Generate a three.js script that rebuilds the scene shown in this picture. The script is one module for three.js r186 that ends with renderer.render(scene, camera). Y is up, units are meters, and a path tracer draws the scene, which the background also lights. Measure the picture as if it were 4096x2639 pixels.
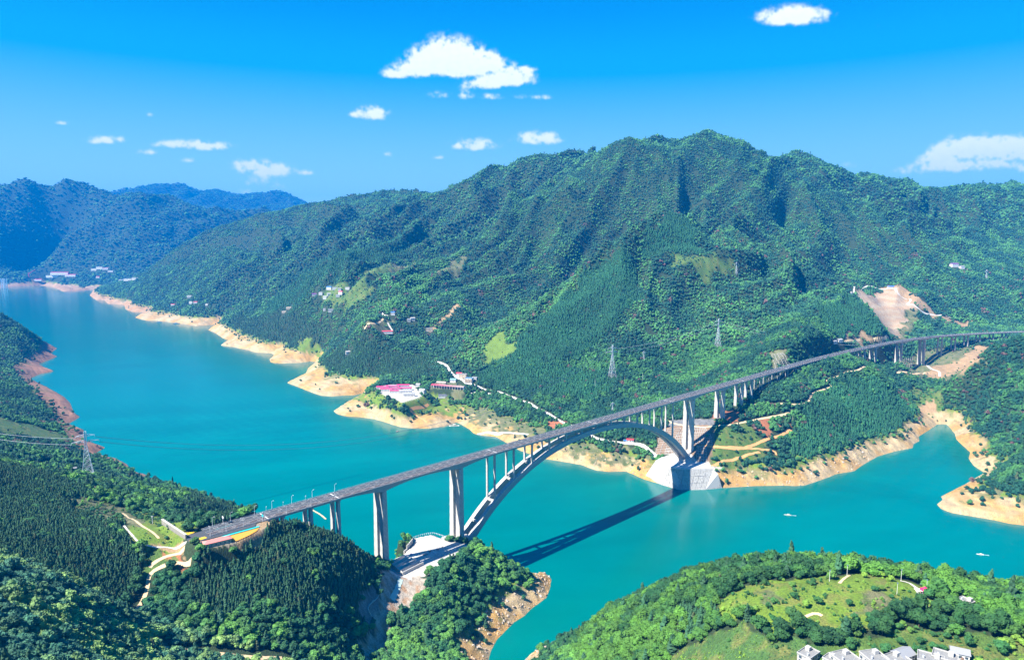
import * as THREE from 'three';
import { mergeGeometries, mergeVertices } from 'three/addons/utils/BufferGeometryUtils.js';
import { createNoise2D, createNoise3D } from 'simplex-noise';

// ---------------------------------------------------------------- camera, sky, sun, exposure
const scene = new THREE.Scene();
const EYE = 481, FPX = 1615, PW = 2390, PH = 1540, TILT = Math.atan((770 - 568) / FPX);   // the photograph, 2390 x 1540
const camera = new THREE.PerspectiveCamera(2 * Math.atan(PH / 2 / FPX) * 180 / Math.PI, PW / PH, 1, 60000);
camera.position.set(0, EYE, 0);
camera.rotation.x = -TILT;
const renderer = new THREE.WebGLRenderer({ antialias: true });
renderer.toneMapping = THREE.LinearToneMapping;
renderer.toneMappingExposure = 2.9;
renderer.shadowMap.enabled = true;
const SUN = new THREE.Vector3(-0.782, 1, 0.417).normalize();
const sun = new THREE.DirectionalLight(new THREE.Color(1, 0.95, 0.86), 5);
sun.name = 'sun'; sun.position.copy(SUN).multiplyScalar(6000); sun.castShadow = true;
Object.assign(sun.shadow.camera, { left: -4000, right: 4000, top: 4000, bottom: -4000, near: 10, far: 14000 });
sun.shadow.mapSize.set(4096, 4096);
scene.add(sun, sun.target);
scene.fog = new THREE.FogExp2(new THREE.Color(0.0, 0.32, 1.0), 0.000058);

function rng(seed) { let a = seed >>> 0; return () => { a = (a + 0x6d2b79f5) | 0; let t = Math.imul(a ^ (a >>> 15), 1 | a); t = (t + Math.imul(t ^ (t >>> 7), 61 | t)) ^ t; return ((t ^ (t >>> 14)) >>> 0) / 4294967296; }; }
const R = rng(5);
const n2 = createNoise2D(rng(11)), n3 = createNoise3D(rng(12));
const clamp = (x, a = 0, b = 1) => Math.min(b, Math.max(a, x)), lerp = (a, b, t) => a + (b - a) * t;
const sstep = (a, b, x) => { const t = clamp((x - a) / (b - a)); return t * t * (3 - 2 * t); };
function fbm(x, y, o = 5, g = 0.5) { let s = 0, a = 1, n = 0; for (let i = 0; i < o; i++) { s += a * n2(x, y); n += a; a *= g; x = x * 2.03 + 17.1; y = y * 2.03 - 9.7; } return s / n; }

// a point of the photograph -> a direction, and a point at a height, a depth, or on a bearing
const CT = Math.cos(TILT), ST = Math.sin(TILT);
function ray(px, py) { const a = (px - 1195) / FPX, b = -(py - 770) / FPX; return [a, b * CT - ST, -b * ST - CT]; }
function atH(px, py, h) { const d = ray(px, py), t = (h - EYE) / d[1]; return [t * d[0], h, t * d[2]]; }
function atZ(px, py, z) { const d = ray(px, py), t = -z / d[2]; return [t * d[0], EYE + t * d[1], -z]; }
function toPx(x, y, z) { const Y = y - EYE, zc = -Y * ST - z * CT, yc = Y * CT - z * ST; return [1195 + FPX * x / zc, 770 - FPX * yc / zc, zc]; }

// the sky: air that pales towards the horizon, and fair-weather clouds
{
  const W = 4096, Hh = 2048, data = new Float32Array(W * Hh * 4);
  const clouds = [];   // bearing and height of each cloud in the photograph's points, half width, half height, density, shape
  const C = (x, y, rx, ry, d, k = 0) => clouds.push({ x, y, rx, ry, d, k });
  C(1045, 128, 62, 40, 1.5); C(1010, 150, 66, 30, 1.3); C(960, 168, 56, 17, 1.1); C(920, 176, 26, 8, .7); C(1100, 152, 56, 32, 1.3); C(1140, 150, 34, 24, .9); C(1075, 168, 70, 16, .8); C(1205, 172, 36, 20, 1.3); C(1180, 190, 62, 15, 1.2); C(1130, 200, 50, 12, .9); C(1232, 162, 26, 7, .6); C(1085, 222, 20, 16, .55); C(1150, 226, 34, 10, .5); C(1265, 228, 24, 8, .5); C(1215, 226, 20, 8, .35); C(1025, 222, 30, 11, .45);
  C(868, 267, 36, 20, 1.1); C(825, 268, 14, 7, .35); C(1105, 340, 52, 17, 1.0); C(1258, 325, 50, 18, 1.1); C(1020, 367, 14, 8, .7); C(908, 361, 15, 7, .5); C(1855, 38, 72, 24, 1.1); C(1830, 48, 60, 16, .8); C(1880, 30, 50, 14, .6);
  C(2190, 372, 40, 24, 1.1); C(2235, 352, 46, 28, 1.3); C(2285, 340, 40, 24, 1.1); C(2340, 352, 54, 30, 1.3); C(2395, 345, 46, 26, 1.2); C(2450, 352, 60, 30, 1.2); C(2225, 392, 80, 16, .9); C(2330, 382, 60, 12, .6); C(2395, 395, 50, 12, .5); C(2120, 400, 50, 18, .35); C(1990, 385, 40, 12, .25);
  C(245, 328, 46, 12, .9); C(148, 287, 22, 6, .6); C(345, 356, 26, 8, .8); C(440, 338, 80, 12, .95); C(500, 346, 45, 9, .7); C(440, 375, 18, 8, .5); C(348, 268, 12, 7, .3); C(595, 392, 62, 20, .6); C(640, 400, 60, 20, .65); C(570, 385, 30, 12, .5); C(715, 404, 18, 7, .5); C(600, 425, 60, 16, .35); C(570, 448, 20, 10, .4); C(650, 440, 40, 14, .25); C(775, 408, 16, 5, .2); C(490, 308, 12, 4, .2); C(2050, 60, 20, 6, .12);
  const lo = [0.115, 0.46, 0.93], mid = [0.004, 0.20, 0.43], top = [0.0, 0.135, 0.66];
  const horizon = [0.62, 0.80, 0.78];
  for (let j = 0; j < Hh; j++) {
    const el = (j + 0.5) / Hh * Math.PI - Math.PI / 2, ce = Math.cos(el), se = Math.sin(el);
    for (let i = 0; i < W; i++) {
      const az = ((i + 0.5) / W - 0.5) * 2 * Math.PI, dx = Math.cos(az) * ce, dz = Math.sin(az) * ce;
      const e = el * 180 / Math.PI, o = (j * W + i) * 4;
      let c;
      if (e > 13) { const t = sstep(13, 50, e); c = mid.map((m, k) => lerp(m, [0.0, 0.05, 0.22][k], t)); c = c.map((v, k) => lerp(v, [.001, .12, .38][k], sstep(13, 19, e) * (1 - sstep(19, 60, e)) * .8)); }
      else if (e > 0) { const t = clamp(e / 13); c = horizon.map((m, k) => lerp(m, mid[k], Math.pow(t, 0.42))); }
      else c = horizon.map((m) => m * lerp(1, 0.5, sstep(0, -30, e)));
      // clouds stand only where the photograph shows sky; elsewhere the same scattered fair-weather clouds go on
      const zc = -se * ST - dz * CT, yc = se * CT - dz * ST;
      let dens = 0, shade = 0;
      if (zc > 0.25) {
        const px = 1195 + FPX * dx / zc, py = 770 - FPX * yc / zc;
        if (px > -400 && px < 2800 && py > -300 && py < 620) {
          let raw = 0, base = 0;
          for (const q of clouds) {
            const ax = (px - q.x) / q.rx, ay = (py - q.y) / q.ry;
            if (ax * ax > 4 || ay * ay > 4) continue;
            const f = ay > 0 ? 1.6 : 1, r2 = ax * ax + ay * ay * f * f;   // flat bases
            const g = q.d * Math.exp(-r2 * 1.15);
            raw += g; base += g * clamp(0.5 + ay * 0.8);
          }
          if (raw > 0.02) {
            const w = n2(px / 60, py / 50) * 10, nz = 0.55 * n2((px + w) / 44, (py - w) / 34) + 0.33 * n2(px / 19 + 5, py / 16) + 0.26 * n2(px / 8.2, py / 7.5 + 9) + 0.16 * n2(px / 3.9, py / 3.7);
            const v = raw * (1 + 0.62 * nz) + 0.22 * nz * Math.min(1, raw * 2);
            dens = Math.pow(sstep(0.12, 0.80, v), 1.15);
            shade = (base / raw) * 0.30 * sstep(0.3, 1.0, raw) + 0.10 * n2(px / 26, py / 18 + 50);
          }
        }
      }
      const white = [1.05 - 0.28 * clamp(shade), 1.08 - 0.2 * clamp(shade), 1.12 - 0.1 * clamp(shade)];
      for (let k = 0; k < 3; k++) data[o + k] = lerp(c[k] * 0.8, white[k] * 0.43, dens * 0.97);
      data[o + 3] = 1;
    }
  }
  const t = new THREE.DataTexture(data, W, Hh, THREE.RGBAFormat, THREE.FloatType);
  t.mapping = THREE.EquirectangularReflectionMapping; t.magFilter = t.minFilter = THREE.LinearFilter; t.needsUpdate = true;
  scene.background = t; scene.environment = t;
}

// ---------------------------------------------------------------- names, labels, small builders
const used = {};
function numbered(name) { const n = used[name] = (used[name] ?? -1) + 1; return n ? name + '_' + String(n).padStart(3, '0') : name; }
function shadows(o) { o.traverse((m) => { if (m.isMesh) m.castShadow = m.receiveShadow = true; }); return o; }
function mesh(name, geo, mat, parent) { const m = new THREE.Mesh(geo, mat); m.name = parent === scene ? numbered(name) : name; m.castShadow = m.receiveShadow = true; parent?.add(m); return m; }
function tag(o, label, category, group) { o.userData.label = label; o.userData.category = category; if (group) o.userData.group = group; return o; }
function thing(name, pos, turn, label, category, group) { const g = new THREE.Group(); g.name = numbered(name); g.position.set(...pos); g.rotation.y = turn; scene.add(g); return tag(g, label, category, group); }
function copyOf(src, pos, turn, label, group) { const g = src.clone(); g.name = numbered(src.name.replace(/_\d{3}$/, '')); g.position.set(...pos); g.rotation.y = turn; g.userData = { ...src.userData }; if (label) g.userData.label = label; if (group) g.userData.group = group; scene.add(g); return g; }
function structure(name, geo, mat) { const m = mesh(name, geo, mat, scene); m.userData.kind = 'structure'; return m; }
const lin = (r, g, b) => new THREE.Color().setRGB(r, g, b);
const std = (c, rough = 0.9, extra = {}) => new THREE.MeshStandardMaterial({ color: Array.isArray(c) ? lin(...c) : c, roughness: rough, ...extra });
const V = (x, y, z) => new THREE.Vector3(x, y, z);
function box(w, h, d, x = 0, y = 0, z = 0, ry = 0) { const g = new THREE.BoxGeometry(w, h, d); if (ry) g.rotateY(ry); g.translate(x, y, z); return g; }
function bar(a, b, r, n = 4) { const d = new THREE.Vector3().subVectors(b, a), g = new THREE.CylinderGeometry(r, r, d.length(), n, 1); g.rotateY(Math.PI / 4); g.applyQuaternion(new THREE.Quaternion().setFromUnitVectors(V(0, 1, 0), d.clone().normalize())); g.translate((a.x + b.x) / 2, (a.y + b.y) / 2, (a.z + b.z) / 2); return g; }
const merge = (list) => mergeGeometries(list.map((g) => (g.index ? g.toNonIndexed() : g)));

// surface grain: a small tile of grey noise that multiplies a colour
function grain(seed, lo, hi, cell = 64, streak = 1) {
  const N = 256, d = new Uint8Array(N * N * 4), r = rng(seed), nn = createNoise3D(rng(seed + 1));
  for (let y = 0; y < N; y++) for (let x = 0; x < N; x++) {
    const a = x / N * 2 * Math.PI, b = y / N * 2 * Math.PI, R = N / cell / 6.28;
    let v = 0; for (let k = 0, s = 1; k < 3; k++, s *= 2) v += nn(Math.cos(a) * R * s * 2 + k * 9, Math.sin(a) * R * s * 2 + Math.cos(b) * R * s * 2 * streak, Math.sin(b) * R * s * 2 * streak) / s;
    v = clamp(0.5 + v * 0.3 + (r() - 0.5) * 0.25); const q = Math.round(255 * lerp(lo, hi, v)), o = (y * N + x) * 4; d[o] = d[o + 1] = d[o + 2] = q; d[o + 3] = 255;
  }
  const t = new THREE.DataTexture(d, N, N); t.wrapS = t.wrapT = THREE.RepeatWrapping; t.magFilter = THREE.LinearFilter; t.minFilter = THREE.LinearMipmapLinearFilter; t.generateMipmaps = true; t.colorSpace = THREE.SRGBColorSpace; t.needsUpdate = true; return t;
}

// ---------------------------------------------------------------- the shore: the reservoir's outline at its low level
const shorePx = [[0, 672], [50, 668], [99, 666], [123, 670], [147, 681], [161, 680], [185, 679], [219, 675], [208, 689], [224, 701], [243, 700], [249, 708], [290, 712], [292, 722], [309, 728], [335, 729], [314, 741], [342, 748], [369, 748], [400, 752], [431, 757], [458, 761], [485, 759], [505, 757], [485, 770], [502, 777], [519, 789], [532, 793], [514, 806], [547, 810], [581, 818], [601, 823], [632, 824], [640, 829], [628, 839], [632, 846], [659, 848], [700, 847], [728, 843], [737, 845], [719, 859], [713, 872], [669, 893], [696, 903], [720, 913], [748, 923], [775, 925], [802, 923], [830, 922], [852, 915], [819, 937], [778, 959], [785, 966], [806, 971], [836, 973], [874, 978], [908, 988], [935, 997], [966, 1000], [1000, 1000], [1035, 996], [1055, 991], [1065, 986], [1076, 990], [1096, 1002], [1106, 1012], [1130, 1017], [1158, 1019], [1178, 1031], [1215, 1052], [1273, 1071], [1311, 1077], [1358, 1085], [1389, 1097], [1420, 1101], [1461, 1100], [1481, 1108], [1502, 1118], [1536, 1128], [1563, 1137], [1591, 1143], [1621, 1143], [1644, 1142], [1669, 1140], [1714, 1137], [1765, 1134], [1825, 1133], [1860, 1134], [1878, 1133], [1903, 1125], [1931, 1115], [1953, 1106], [1995, 1099], [2013, 1086], [2049, 1065], [2088, 1054], [2131, 1045], [2133, 1036], [2147, 1029], [2145, 1019], [2159, 1010], [2180, 997], [2189, 990], [2210, 990], [2216, 995], [2230, 1013], [2234, 1026], [2266, 1056], [2262, 1070], [2273, 1086], [2289, 1097], [2300, 1103], [2252, 1131], [2197, 1159], [2202, 1166], [2188, 1177], [2198, 1188], [2223, 1197], [2252, 1202], [2287, 1208], [2323, 1214], [2358, 1222], [2390, 1226], [2600, 1262]];
const nearPx = [[1290, 1500], [1262, 1512], [1240, 1525], [1225, 1540], [1195, 1580], [1165, 1600], [1135, 1560], [1145, 1520], [1160, 1492], [1200, 1452], [1225, 1436], [1240, 1420], [1275, 1395], [1283, 1375], [1287, 1352], [1270, 1335]];
const leftPx = [[597, 1199], [560, 1190], [470, 1152], [380, 1128], [303, 1096], [296, 1084], [273, 1072], [240, 1067], [222, 1057], [245, 1044], [233, 1040], [203, 1033], [185, 1028], [196, 1019], [194, 1003], [157, 990], [185, 973], [171, 963], [162, 940], [148, 926], [120, 910], [97, 899], [69, 883], [92, 873], [125, 866], [106, 859], [88, 850], [132, 832], [116, 824], [132, 813], [104, 799]];
const g2 = (p) => { const w = atH(p[0], p[1], 0); return [w[0], w[2]]; };
const shore = [[-9000, -8200], ...shorePx.map(g2), [2600, -1020], [2600, -640], [720, -800], [480, -845], [350, -850], [200, -805], [110, -785], ...nearPx.map(g2), [30, -960], [-15, -1010], [-80, -1045], [-150, -1010], [-205, -930], [-255, -905], [-330, -960], ...leftPx.map(g2), [-3500, -4600], [-9000, -5600]];
// signed distance to the water's edge (positive on land), with buckets of segments for speed
const segs = shore.map((p, i) => { const q = shore[(i + 1) % shore.length]; return [p[0], p[1], q[0] - p[0], q[1] - p[1], 1 / Math.max(1e-9, (q[0] - p[0]) ** 2 + (q[1] - p[1]) ** 2)]; });
function shoreDist(x, z) {
  let m = 1e18, inside = false;
  for (const s of segs) {
    const ax = x - s[0], az = z - s[1], t = clamp((ax * s[2] + az * s[3]) * s[4]), dx = ax - t * s[2], dz = az - t * s[3], d = dx * dx + dz * dz;
    if (d < m) m = d;
    if ((s[1] > z) !== (s[1] + s[3] > z) && x < s[0] + (z - s[1]) / s[3] * s[2]) inside = !inside;
  }
  return Math.sqrt(m) * (inside ? -1 : 1);
}

// ---------------------------------------------------------------- the hills: heights known at these places, smooth between them
const D = (px, py, z) => { const w = atZ(px, py, z); return [w[0], w[2], w[1]]; };          // a place seen at a depth
const L = (px, py, h) => { const w = atH(px, py, h); return [w[0], w[2], h]; };              // a place seen at a height
const B = (px, z, h) => [(px - 1195) / FPX * z, -z, h];                                       // on a bearing
const known = [
  // the far bank: school bench, village, conifer spur
  L(930, 905, 54), L(900, 882, 56), L(1045, 900, 62), L(1095, 880, 76), L(960, 942, 26), L(860, 893, 44), L(760, 862, 34), L(830, 855, 66), L(900, 852, 80), L(985, 852, 88), L(830, 812, 112), L(900, 792, 140), L(970, 800, 132), L(1010, 845, 92), L(1130, 905, 62), L(1180, 930, 60), L(1100, 950, 30),
  D(850, 750, 2450), D(885, 778, 2400), D(940, 700, 2650), D(1070, 720, 2620), D(800, 690, 2900), D(780, 640, 3200), D(830, 600, 3500), D(900, 640, 3250), D(1000, 620, 3300), D(1070, 615, 3250), D(650, 720, 3300), D(700, 670, 3300), D(620, 780, 3250), D(560, 740, 3700), D(480, 700, 4300), D(450, 650, 5000), D(560, 600, 4800), D(640, 560, 4900), D(700, 530, 4900), D(760, 560, 4400), D(690, 808, 2900), D(740, 806, 2780), D(600, 700, 3850), D(380, 690, 5000), D(420, 725, 4450),
  // long spur from the left summit and the dark valley beside it
  D(1450, 328, 3600), D(1380, 420, 3450), D(1320, 500, 3300), D(1250, 570, 3150), D(1170, 630, 3000), D(1100, 690, 2850), D(1040, 760, 2600), D(1000, 805, 2450), D(950, 560, 3900), D(1050, 520, 3900), D(1150, 480, 3900), D(1250, 440, 3900),
  B(1540, 3050, 470), B(1490, 2900, 330), B(1415, 2780, 270), B(1330, 2690, 215), B(1235, 2600, 170), B(1140, 2510, 140), B(1065, 2390, 132), B(1025, 2280, 100),
  // the broad sunlit spur above the bridge
  D(1560, 500, 2650), D(1500, 540, 2580), D(1430, 590, 2500), D(1340, 645, 2420), D(1240, 705, 2330), D(1150, 760, 2260), D(1090, 800, 2210), D(1055, 838, 2200), D(1300, 740, 2230), D(1300, 820, 2050), D(1300, 900, 1890), D(1180, 830, 2110), D(1200, 900, 1950), L(1250, 945, 58), D(1450, 650, 2400), D(1450, 750, 2200), D(1450, 850, 2010), L(1430, 880, 108), L(1450, 945, 60), D(1600, 600, 2500), D(1600, 700, 2350), D(1600, 800, 2130), D(1600, 880, 1950), D(1640, 510, 2800), D(1700, 560, 2640), D(1760, 620, 2520), D(1700, 700, 2330), D(1675, 808, 2100), D(1760, 780, 2080), L(1520, 960, 70), L(1400, 1000, 52), L(1340, 1000, 45), L(1330, 1035, 30),
  D(1850, 700, 2150), D(1850, 760, 1950), D(1830, 810, 1830), D(1900, 760, 2030), D(1960, 800, 2040), D(1950, 740, 2150), D(1900, 650, 2600), D(2000, 692, 2420), D(2050, 740, 2280), D(2080, 782, 2170),
  // ground below the bridge beyond the arch, and the wooded spur towards the creek
  L(1612, 1066, 46), L(1690, 1000, 92), L(1640, 1030, 66), L(1560, 1080, 40), L(1735, 945, 112), L(1700, 960, 106), L(1800, 905, 140), L(1850, 872, 152), L(1900, 862, 158), L(1960, 850, 160), L(2010, 866, 146), L(2060, 885, 122), L(2120, 930, 74), L(2130, 972, 36), L(1850, 950, 110), L(1900, 955, 100), L(1950, 960, 88), L(1900, 1020, 56), L(1980, 1020, 40), L(2050, 995, 46), L(1800, 1000, 80), L(1780, 960, 106), L(1750, 1040, 60), L(1850, 1080, 30), L(1700, 1070, 50),
  // the valley under the right end of the bridge, the bare cutting and the mountain on the right
  D(2030, 685, 2850), D(2130, 690, 2800), D(2100, 740, 2640), D(2085, 775, 2540), D(2120, 762, 2520), D(2180, 748, 2620), D(2250, 757, 2700), D(2350, 752, 2720), L(2180, 888, 68), L(2200, 900, 60), L(2140, 868, 84), L(2220, 868, 80), L(2160, 842, 100), L(2250, 832, 110), L(2100, 848, 120), L(2300, 800, 140), L(2180, 925, 48), L(2176, 955, 30),
  D(2100, 620, 3150), D(2200, 600, 3250), D(2220, 640, 3050), D(2300, 660, 3000), D(2390, 620, 3250), D(2150, 560, 3400), D(2250, 520, 3700), D(2050, 560, 3300), D(1950, 500, 3400), D(1850, 450, 3500), D(2000, 450, 3700), D(1760, 420, 3450), B(1760, 3050, 520), B(1850, 2950, 380), B(1940, 2850, 300), B(2000, 2700, 275), D(2330, 560, 3600), D(2550, 600, 3300),
  // skyline of the main mountain
  D(1665, 323, 3700), D(1600, 336, 3700), D(1520, 336, 3680), D(1760, 340, 3720), D(1830, 388, 3750), D(1900, 386, 3850), D(1960, 388, 3920), D(2050, 421, 4050), D(2160, 436, 4200), D(2225, 427, 4250), D(2300, 436, 4250), D(2390, 431, 4250), D(2620, 440, 4300), D(1355, 391, 3900), D(1270, 369, 4200), D(1210, 368, 4300), D(1130, 401, 4400), D(1060, 452, 4600), D(1020, 446, 4800), D(950, 471, 5050), D(880, 452, 5400), D(800, 467, 5600), D(750, 483, 5600), D(690, 489, 5700), D(620, 505, 5800), D(560, 522, 5900), D(475, 550, 6000), D(400, 600, 6000), D(330, 642, 6150), D(240, 668, 6500), B(1665, 5200, 500), B(2200, 6000, 500), B(1200, 6500, 500), B(800, 8000, 450), B(2700, 6500, 600),
  [1109, -2095, 112], [1164, -2139, 92], [1246, -2198, 80], [1305, -2238, 62], [1365, -2277, 66], [1453, -2323, 104], B(2195, 1950, 58), B(2212, 2060, 62), B(2238, 2160, 66), B(2265, 2230, 88), B(2180, 2010, 58), B(2300, 2330, 120),
  // right-hand spur in front of the bridge's end, and its wooded point
  D(2205, 915, 1850), D(2240, 872, 1850), D(2300, 826, 1850), D(2390, 779, 1850), D(2520, 735, 1850), D(2250, 945, 1720), D(2300, 940, 1650), D(2390, 880, 1650), D(2300, 1005, 1560), D(2390, 985, 1490), D(2350, 1062, 1400), L(2300, 1122, 28), L(2345, 1112, 36), L(2390, 1092, 52), L(2390, 1155, 30), L(2600, 1100, 70), L(2600, 980, 160), L(2350, 1030, 60),
  // mountains at the head of the reservoir
  L(60, 655, 30), L(150, 645, 60), L(240, 632, 90), D(0, 447, 9000), D(60, 425, 9000), D(150, 423, 9200), D(220, 441, 9300), D(270, 459, 9300), D(330, 456, 8900), D(380, 471, 9200), D(440, 492, 9400), D(520, 499, 9800), D(600, 501, 9800), D(700, 505, 9800), D(0, 560, 8400), D(150, 560, 8500), D(300, 560, 8300), D(400, 560, 8600), D(200, 620, 8000), D(0, 640, 7900), B(430, 7300, 140), B(500, 7600, 250), D(-200, 430, 9000), D(-200, 640, 7800),
  D(290, 449, 14500), D(330, 446, 14500), D(362, 433, 14500), D(420, 437, 14500), D(470, 455, 14500), D(530, 462, 14500), D(575, 457, 14800), D(620, 450, 15000), D(662, 463, 15000), D(710, 480, 15000), D(780, 500, 15000), D(150, 480, 14500), B(400, 12000, 400), B(100, 12000, 400), B(700, 12500, 300), B(1000, 13000, 200), B(1600, 13000, 200), B(2400, 13000, 200), B(400, 17000, 300),
  // left shore hills
  D(0, 737, 3000), D(55, 772, 2950), D(0, 800, 2700), D(60, 832, 2680), D(0, 862, 2300), B(-300, 2900, 300), B(-300, 2400, 200), B(-300, 2000, 170), D(0, 976, 1550), D(100, 1005, 1570), D(0, 920, 1900), D(60, 942, 1880), D(100, 962, 1790), D(0, 890, 2050), L(60, 1092, 98), L(170, 1108, 96), L(195, 1116, 90), D(50, 1040, 1370), D(150, 1060, 1300), D(255, 1116, 1190), D(225, 1110, 1250), L(245, 1088, 34), L(280, 1100, 40), B(-400, 1500, 160), B(-400, 1150, 190),
  // left slopes with the dark conifer ridge
  D(0, 1086, 950), D(100, 1113, 930), D(200, 1146, 900), D(290, 1196, 860), D(480, 1165, 1030), D(540, 1194, 1000), D(380, 1155, 1070), D(300, 1125, 1180), L(410, 1190, 110), L(330, 1165, 105), D(0, 1180, 790), D(100, 1200, 770), D(200, 1250, 725), D(300, 1290, 680), L(335, 1370, 128), L(310, 1430, 120), L(420, 1310, 138), L(350, 1210, 164), L(372, 1236, 176), L(405, 1254, 176), L(360, 1262, 166), B(-400, 800, 230),
  // the conifer hill in front of the bridge's left end
  L(500, 1290, 161), L(600, 1266, 157), L(680, 1244, 152), L(720, 1240, 148), L(780, 1254, 137), L(840, 1290, 116), L(862, 1335, 92), L(500, 1350, 141), L(600, 1350, 134), L(700, 1350, 126), L(800, 1380, 96), L(430, 1400, 126), L(550, 1430, 117), L(650, 1450, 106), L(750, 1450, 90), L(820, 1450, 66), L(600, 1520, 92), L(400, 1520, 110), L(750, 1530, 66), L(500, 1570, 100),
  // pier site, the debris run and the wooded point
  L(900, 1276, 84), L(1060, 1268, 58), L(1000, 1252, 58), L(950, 1290, 60), L(920, 1340, 58), L(960, 1330, 58), L(905, 1400, 50), L(870, 1450, 42), L(850, 1490, 34), L(840, 1540, 30), L(1100, 1350, 60), L(1000, 1440, 42), L(1200, 1380, 24), L(1235, 1330, 24), L(1050, 1345, 66), L(1150, 1320, 58), L(1180, 1290, 50), L(1000, 1500, 34), L(1080, 1500, 18), L(1100, 1420, 40), L(1000, 1560, 40), L(890, 1560, 34),
  // woods at the lower left
  L(0, 1330, 215), L(100, 1362, 203), L(200, 1402, 178), L(280, 1432, 148), L(0, 1450, 224), L(150, 1480, 198), L(250, 1530, 162), L(0, 1560, 230), L(100, 1620, 220), L(330, 1490, 132), B(1195, 150, 180), B(300, 250, 230), B(2000, 200, 240), B(1195, 400, 60), B(-600, 400, 260), B(3000, 400, 250),
  // the near plateau at the lower right
  L(1240, 1530, 6), L(1300, 1485, 36), D(1400, 1420, 650), D(1560, 1362, 560), D(1780, 1336, 500), D(2000, 1332, 480), D(2200, 1380, 450), D(2390, 1420, 430), D(2620, 1445, 420), L(1500, 1450, 172), L(1700, 1400, 232), L(1900, 1380, 244), L(2100, 1400, 248), L(2160, 1385, 249), L(1700, 1480, 224), L(1900, 1480, 238), L(2000, 1530, 240), L(2300, 1480, 244), L(1450, 1530, 138), L(1600, 1540, 186), L(1350, 1530, 78), L(2390, 1540, 244), L(1800, 1600, 225), L(2300, 1650, 238),
];
for (let i = 0; i < shore.length; i += 2) known.push([shore[i][0], shore[i][1], 6]);
const cloudiness = 900;   // radius that rounds the surface at each known height, squared, in metres
const rbf = (() => {
  const pts = known.filter((p, i) => !known.some((q, j) => j < i && Math.hypot(p[0] - q[0], p[1] - q[1]) < 7)), n = pts.length, m = n + 3;
  const A = Array.from({ length: m }, () => new Float64Array(m + 1));
  for (let i = 0; i < n; i++) {
    for (let j = 0; j < n; j++) A[i][j] = Math.sqrt((pts[i][0] - pts[j][0]) ** 2 + (pts[i][1] - pts[j][1]) ** 2 + cloudiness);
    A[i][i] -= 14;                                                            // gives a little, so that no two readings fight
    A[i][n] = A[n][i] = 1; A[i][n + 1] = A[n + 1][i] = pts[i][0] / 1000; A[i][n + 2] = A[n + 2][i] = pts[i][1] / 1000; A[i][m] = pts[i][2];
  }
  for (let c = 0; c < m; c++) {
    let p = c; for (let r = c + 1; r < m; r++) if (Math.abs(A[r][c]) > Math.abs(A[p][c])) p = r;
    [A[c], A[p]] = [A[p], A[c]];
    for (let r = c + 1; r < m; r++) { const f = A[r][c] / A[c][c]; if (f) for (let k = c; k <= m; k++) A[r][k] -= f * A[c][k]; }
  }
  const w = new Float64Array(m); for (let r = m - 1; r >= 0; r--) { let s = A[r][m]; for (let k = r + 1; k < m; k++) s -= A[r][k] * w[k]; w[r] = s / A[r][r]; }
  const X = Float64Array.from(pts, (p) => p[0]), Z = Float64Array.from(pts, (p) => p[1]);
  return (x, z) => { let s = w[n] + w[n + 1] * x / 1000 + w[n + 2] * z / 1000; for (let i = 0; i < n; i++) { const dx = x - X[i], dz = z - Z[i]; s += w[i] * Math.sqrt(dx * dx + dz * dz + cloudiness); } return s; };
})();

// the bridge's line: straight over the water, curving to the right at its far end
const BU = [0.7136, -0.7005], BV = [0.7005, 0.7136], BC = [141.6, -1182.0], DECK = 169.6;
const bend = [[-700, 0], [800, 0], [1000, 3], [1137, 10], [1270, 20], [1402, 33], [1520, 51], [1641, 76], [1740, 106], [1830, 142], [1989, 222], [2086, 283], [2300, 430]];
const bendCurve = new THREE.CatmullRomCurve3(bend.map((p) => V(p[0], 0, p[1])), false, 'centripetal');
function offset(u) { if (u < 800) return 0; let a = 0; while (a < bend.length - 2 && bend[a + 1][0] < u) a++; const p = bend[a], q = bend[a + 1], pm = bend[Math.max(0, a - 1)], qn = bend[Math.min(bend.length - 1, a + 2)], h = q[0] - p[0], t = (u - p[0]) / h, m0 = a < 2 ? 0 : (q[1] - pm[1]) / (q[0] - pm[0]), m1 = (qn[1] - p[1]) / (qn[0] - p[0]); const t2 = t * t, t3 = t2 * t; return (2 * t3 - 3 * t2 + 1) * p[1] + (t3 - 2 * t2 + t) * h * m0 + (-2 * t3 + 3 * t2) * q[1] + (t3 - t2) * h * m1; }
function onBridge(u, v, y) { const o = offset(u), s = (offset(u + 1) - offset(u - 1)) / 2, k = 1 / Math.hypot(1, s), uu = u - v * s * k, vv = o + v * k; return V(BC[0] + BU[0] * uu + BV[0] * vv, y, BC[1] + BU[1] * uu + BV[1] * vv); }
function bridgeUV(x, z) { const dx = x - BC[0], dz = z - BC[1], u = dx * BU[0] + dz * BU[1]; return [u, dx * BV[0] + dz * BV[1] - (u > -1000 && u < 2300 ? offset(u) : 0)]; }

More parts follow.
